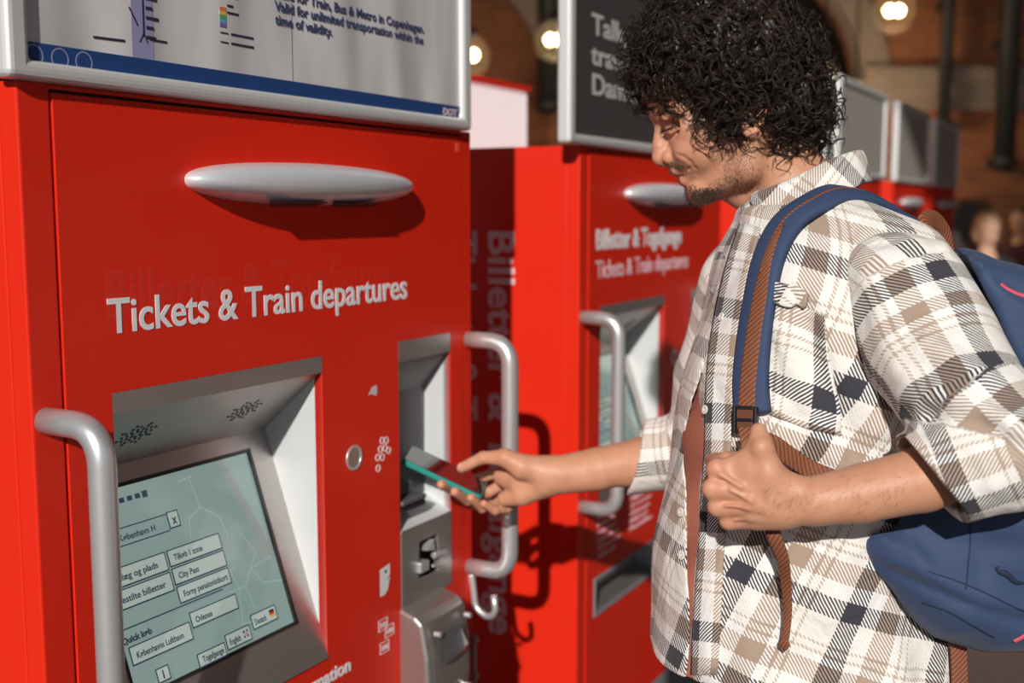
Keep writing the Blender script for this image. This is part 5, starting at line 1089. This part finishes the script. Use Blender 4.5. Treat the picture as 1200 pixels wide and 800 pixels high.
# webbing running from the buckle back under the arm to the bag, and the loose tail below the fist
def free(uvy, w_, nrm_=(0, -1, .1), tp=None, name='strap_webbing'):
    P = catmull(np.array([A(*p) for p in uvy]), 10); N = np.tile(np.array(nrm_, float)[None], (len(P), 1)); return ribbon(name, P, N, w_, .0022, 'brown webbing', pack, tp)
BKp = Vector(BK)
free([(877, 502, 1.300), (884, 512, 1.295), (905, 520, 1.295), (925, 534, 1.300), (950, 550, 1.305), (985, 565, 1.300), (1025, 590, 1.290)], .022)
free([(874, 500, 1.300), (877, 520, 1.285), (884, 545, 1.28)], .018)
free([(905, 615, 1.268), (908, 630, 1.262), (917, 655, 1.268), (921, 685, 1.285), (923, 715, 1.292), (921, 742, 1.292), (919, 752, 1.292), (921, 762, 1.292)], .0175, (-.5, -.85, 0), np.interp(np.linspace(0, 1, 71), [0, .15, .35, .6, .82, .88, .93, 1], [.9, 1, .8, .55, .5, .75, .7, .08]), 'strap_tail')

# ------------------------------------------------------------------ telephone
def phone_slab(l0, l1, w0, w1, h0, h1, r, n=8):
    vs = []; cs = [(l1-r, w1-r, 0), (l0+r, w1-r, 1), (l0+r, w0+r, 2), (l1-r, w0+r, 3)]
    for h in (h0, h1):
        for cx_, cy_, q in cs:
            for k in range(n+1):
                a = PI/2*(q+k/n); vs.append(tuple(Vector(NL)+Lu*(cx_+r*math.cos(a))+Wu*(cy_+r*math.sin(a))+Hu*h))
    m_ = len(vs)//2; return MB().add(vs, [tuple(range(m_-1, -1, -1)), tuple(range(m_, 2*m_))]+[(i, (i+1) % m_, m_+(i+1) % m_, m_+i) for i in range(m_)])
mat('teal case', (.02, .27, .235), .45); mat('phone glass', (.012, .010, .011), .05, coat=1.0)
ph = phone_slab(0, Lh, 0, .073, -.0095, 0, .009).build('mobile_phone', 'teal case', bevel=.0022, seg=3)
tag(ph, 'black mobile phone in a teal case held in the outstretched hand', 'phone')
phone_slab(.003, Lh-.003, .003, .070, -.001, .0006, .007).build('screen', 'phone glass', ph, bevel=.0003)

# ================================================================== further back in the hall
mat('white board added glow', (.86, .80, .80), .4, emit=(1, .93, .94), es=.40); mat('clear glass', (.9, .8, .6), .05, alpha=.06)  # emission added to the board to brighten its white face; it is no lamp
# low white display board on a red kiosk behind the gap between the machines
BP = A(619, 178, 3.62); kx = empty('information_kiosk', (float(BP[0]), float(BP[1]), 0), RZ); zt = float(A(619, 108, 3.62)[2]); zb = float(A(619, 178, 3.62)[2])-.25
mb = MB(); mb.box(-.75, 0, 0, .10, zb, zt); mb.build('display_board', 'white board added glow', kx, bevel=.01)
mb = MB(); mb.box(-.76, .008, -.01, .11, zt, zt+.018); mb.build('board_cap', 'red paint', kx, bevel=.004)
mb = MB(); mb.box(-.75, 0, -.05, .35, .1, zb); mb.build('cabinet', 'red paint', kx, bevel=.01)
mb = MB(); mb.box(-.73, -.02, -.03, .33, 0, .1); mb.build('plinth', 'plinth grey', kx)
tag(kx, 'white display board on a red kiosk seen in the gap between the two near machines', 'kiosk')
# hanging globe lamps
def globe_lamp(u, v, y, r, label, drop=.13):
    p = A(u, v, y); t = empty('globe_lamp', tuple(p)); 
    mb = MB(); n = 20; prof = [(r*math.sin(PI*k/12), -r*math.cos(PI*k/12)) for k in range(1, 12)]; vs = [(a*math.cos(2*PI*j/n), a*math.sin(2*PI*j/n), z) for a, z in prof for j in range(n)]
    fs = [(i*n+j, i*n+(j+1) % n, (i+1)*n+(j+1) % n, (i+1)*n+j) for i in range(10) for j in range(n)]; mb.add(vs, fs+[tuple(range(n-1, -1, -1))]); mb.build('glass_globe', 'clear glass', t, True)
    for dx, dz in ((-.22, .05), (.22, .05)):
        mb = MB(); q = r*.26; mb.tube([(dx*r, 0, dz*r-q), (dx*r, 0, dz*r-q*.6), (dx*r, 0, dz*r+q*.3), (dx*r, 0, dz*r+q)], [q*.2, q*.8, q, q*.4], 12); mb.build('bulb', 'bulb glow', t, True)
    mb = MB(); mb.tube([(0, 0, r*.9), (0, 0, r*1.1), (0, 0, r*1.3)], [r*.5, r*.4, .02], 16); mb.build('cap', 'dark metal', t, True)
    mb = MB(); mb.tube([(0, 0, r*1.2), (0, 0, 5.995-p[2])], .012, 8); mb.build('rod', 'dark metal', t)
    ld = bpy.data.lights.new('lamp_light', 'POINT'); lo = bpy.data.objects.new('lamp_light', ld); COL.objects.link(lo); lo.parent = t; lo.location = (0, 0, -r-.35); ld.energy = 24; ld.color = (1, .70, .42); ld.shadow_soft_size = r*.8
    tag(t, label, 'hanging lamp')
globe_lamp(549, 66, 9.0, .17, 'glowing globe lamp just right of the near machine poster frame')
globe_lamp(650, 48, 9.5, .17, 'glowing globe lamp beside the frame of the second machine')
globe_lamp(1048, 14, 8.6, .16, 'glowing globe lamp high above the three grey framed boards')
globe_lamp(1003, 105, 11.0, .10, 'small globe lamp glowing at the top of the first grey board')
globe_lamp(966, 88, 10.5, .12, 'globe lamp glowing through the curls at the back of the head')
# notice board with wooden frame on the wall
p = A(1104, 232, 11.98); q = A(1152, 290, 11.98); nb_ = empty('notice_board', (float(p[0]), WY, float(q[2]))); wd = float(q[0]-p[0]); ht = float(p[2]-q[2])
mb = MB(); mb.holed(0, wd, 0, ht, [(.06, wd-.06, .06, ht-.06)], -.06, .0); mb.build('frame', 'wood dark', nb_, bevel=.005); mb = MB(); mb.box(.05, wd-.05, -.04, .0, .05, ht-.05); mb.build('panel', 'black plastic', nb_)
tag(nb_, 'dark notice board in a wooden frame on the brick wall behind the bystanders', 'notice board')
# bystanders, far and out of focus
coat = {}
for nm, c in dict(black_coat=(.018, .018, .022), grey_coat=(.10, .10, .11), white_jacket=(.60, .62, .66), maroon_coat=(.07, .02, .03), green_coat=(.05, .12, .09)).items(): mat(nm.replace('_', ' '), c, .85)
for nm, c in dict(blond_hair=(.36, .22, .11), brown_hair=(.06, .035, .02), white_hair=(.55, .53, .5)).items(): mat(nm.replace('_', ' '), c, .6)
mat('far skin', (.50, .29, .20), .6); mat('dark trousers', (.02, .022, .03), .9)
def bystander(u, v, y, H, yaw, cm, hm, label):
    """standing figure; (u, v) is where the head centre shows"""
    p = A(u, v, y); k = H/1.75; g = SDF(); x, Y = 0., 0.
    hz = p[2]; c, s_ = math.cos(yaw), math.sin(yaw); Lc = lambda a, b, z: np.array([p[0]+a*c-b*s_, p[1]+a*s_+b*c, z])
    top = hz-.0
    g.ell(Lc(0, 0, hz), (.080*k, .095*k, .115*k), .02); g.cone(Lc(0, .0, hz-.08*k), Lc(0, .01, hz-.20*k), .05*k, .06*k, .02); g.ell(Lc(0, -.098*k, hz-.015*k), (.012*k, .018*k, .018*k), .01); g.ell(Lc(0, -.03*k, hz-.08*k), (.05*k, .055*k, .045*k), .02)
    sh = hz-.26*k; 
    for sg in (-1, 1): g.chain([Lc(sg*.17*k, 0, sh-.02), Lc(sg*.22*k, .02, sh-.30*k), Lc(sg*.20*k, -.10*k, sh-.52*k)], [.05*k, .04*k, .03*k], .02); g.ell(Lc(sg*.20*k, -.13*k, sh-.58*k), (.035*k, .04*k, .055*k), .02)
    g.cone(Lc(0, 0, sh), Lc(0, 0, sh-.4*k), .09*k, .09*k, .03)
    V_, F_ = surface(g, .012); o = np_mesh('person', V_, F_, 'far skin'); tag(o, label, 'person')
    t = SDF(); t.chain([Lc(-.11*k, 0, sh-.03), Lc(.11*k, 0, sh-.03)], [.095*k, .095*k], .05); t.ell(Lc(0, 0, sh-.28*k), (.19*k, .14*k, .33*k), .06); t.ell(Lc(0, 0, sh-.55*k), (.19*k, .15*k, .22*k), .08)
    for sg in (-1, 1): t.chain([Lc(sg*.18*k, 0, sh-.03), Lc(sg*.235*k, .02, sh-.30*k), Lc(sg*.205*k, -.09*k, sh-.51*k)], [.075*k, .060*k, .048*k], .03)
    V_, F_ = surface(t, .014, smooth=2); np_mesh('coat', V_, F_, cm, o)
    l = SDF()
    for sg in (-1, 1): l.chain([Lc(sg*.09*k, 0, sh-.62*k), Lc(sg*.10*k, 0, .42*k), Lc(sg*.10*k, .01, .09)], [.10*k, .07*k, .05*k], .03)
    V_, F_ = surface(l, .016); np_mesh('trousers', V_, F_, 'dark trousers', o)
    for sg in (-1, 1):
        b = SDF(); b.cone(Lc(sg*.10*k, .04, .05), Lc(sg*.11*k, -.13, .045), .05, .042, .01); V_, F_ = surface(b, .014); V_[:, 2] = np.maximum(V_[:, 2], 0.001); np_mesh('shoe', V_, F_, 'shoe leather', o)
    h = SDF(); h.ell(Lc(0, .02*k, hz+.03*k), (.092*k, .10*k, .105*k), .02); h.ell(Lc(0, .05*k, hz-.04*k), (.085*k, .06*k, .09*k), .02); h.ell(Lc(0, -.10*k, hz-.03*k), (.075*k, .07*k, .085*k), .02, 's')
    V_, F_ = surface(h, .010); np_mesh('hair', V_, F_, hm, o)
bystander(1158, 266, 6.9, 1.50, 0.3, 'black coat', 'blond hair', 'out of focus bystander with light hair in a black coat')
bystander(1196, 258, 9.6, 1.62, -0.9, 'maroon coat', 'brown hair', 'out of focus bystander in a dark maroon coat cut off by the frame edge')
bystander(1108, 238, 8.8, 1.72, 0.9, 'white jacket', 'white hair', 'blurred bystander in a white jacket behind the brown strap loop')
bystander(1070, 246, 10.8, 1.70, 2.4, 'grey coat', 'brown hair', 'blurred bystander in grey standing behind the row of machines')
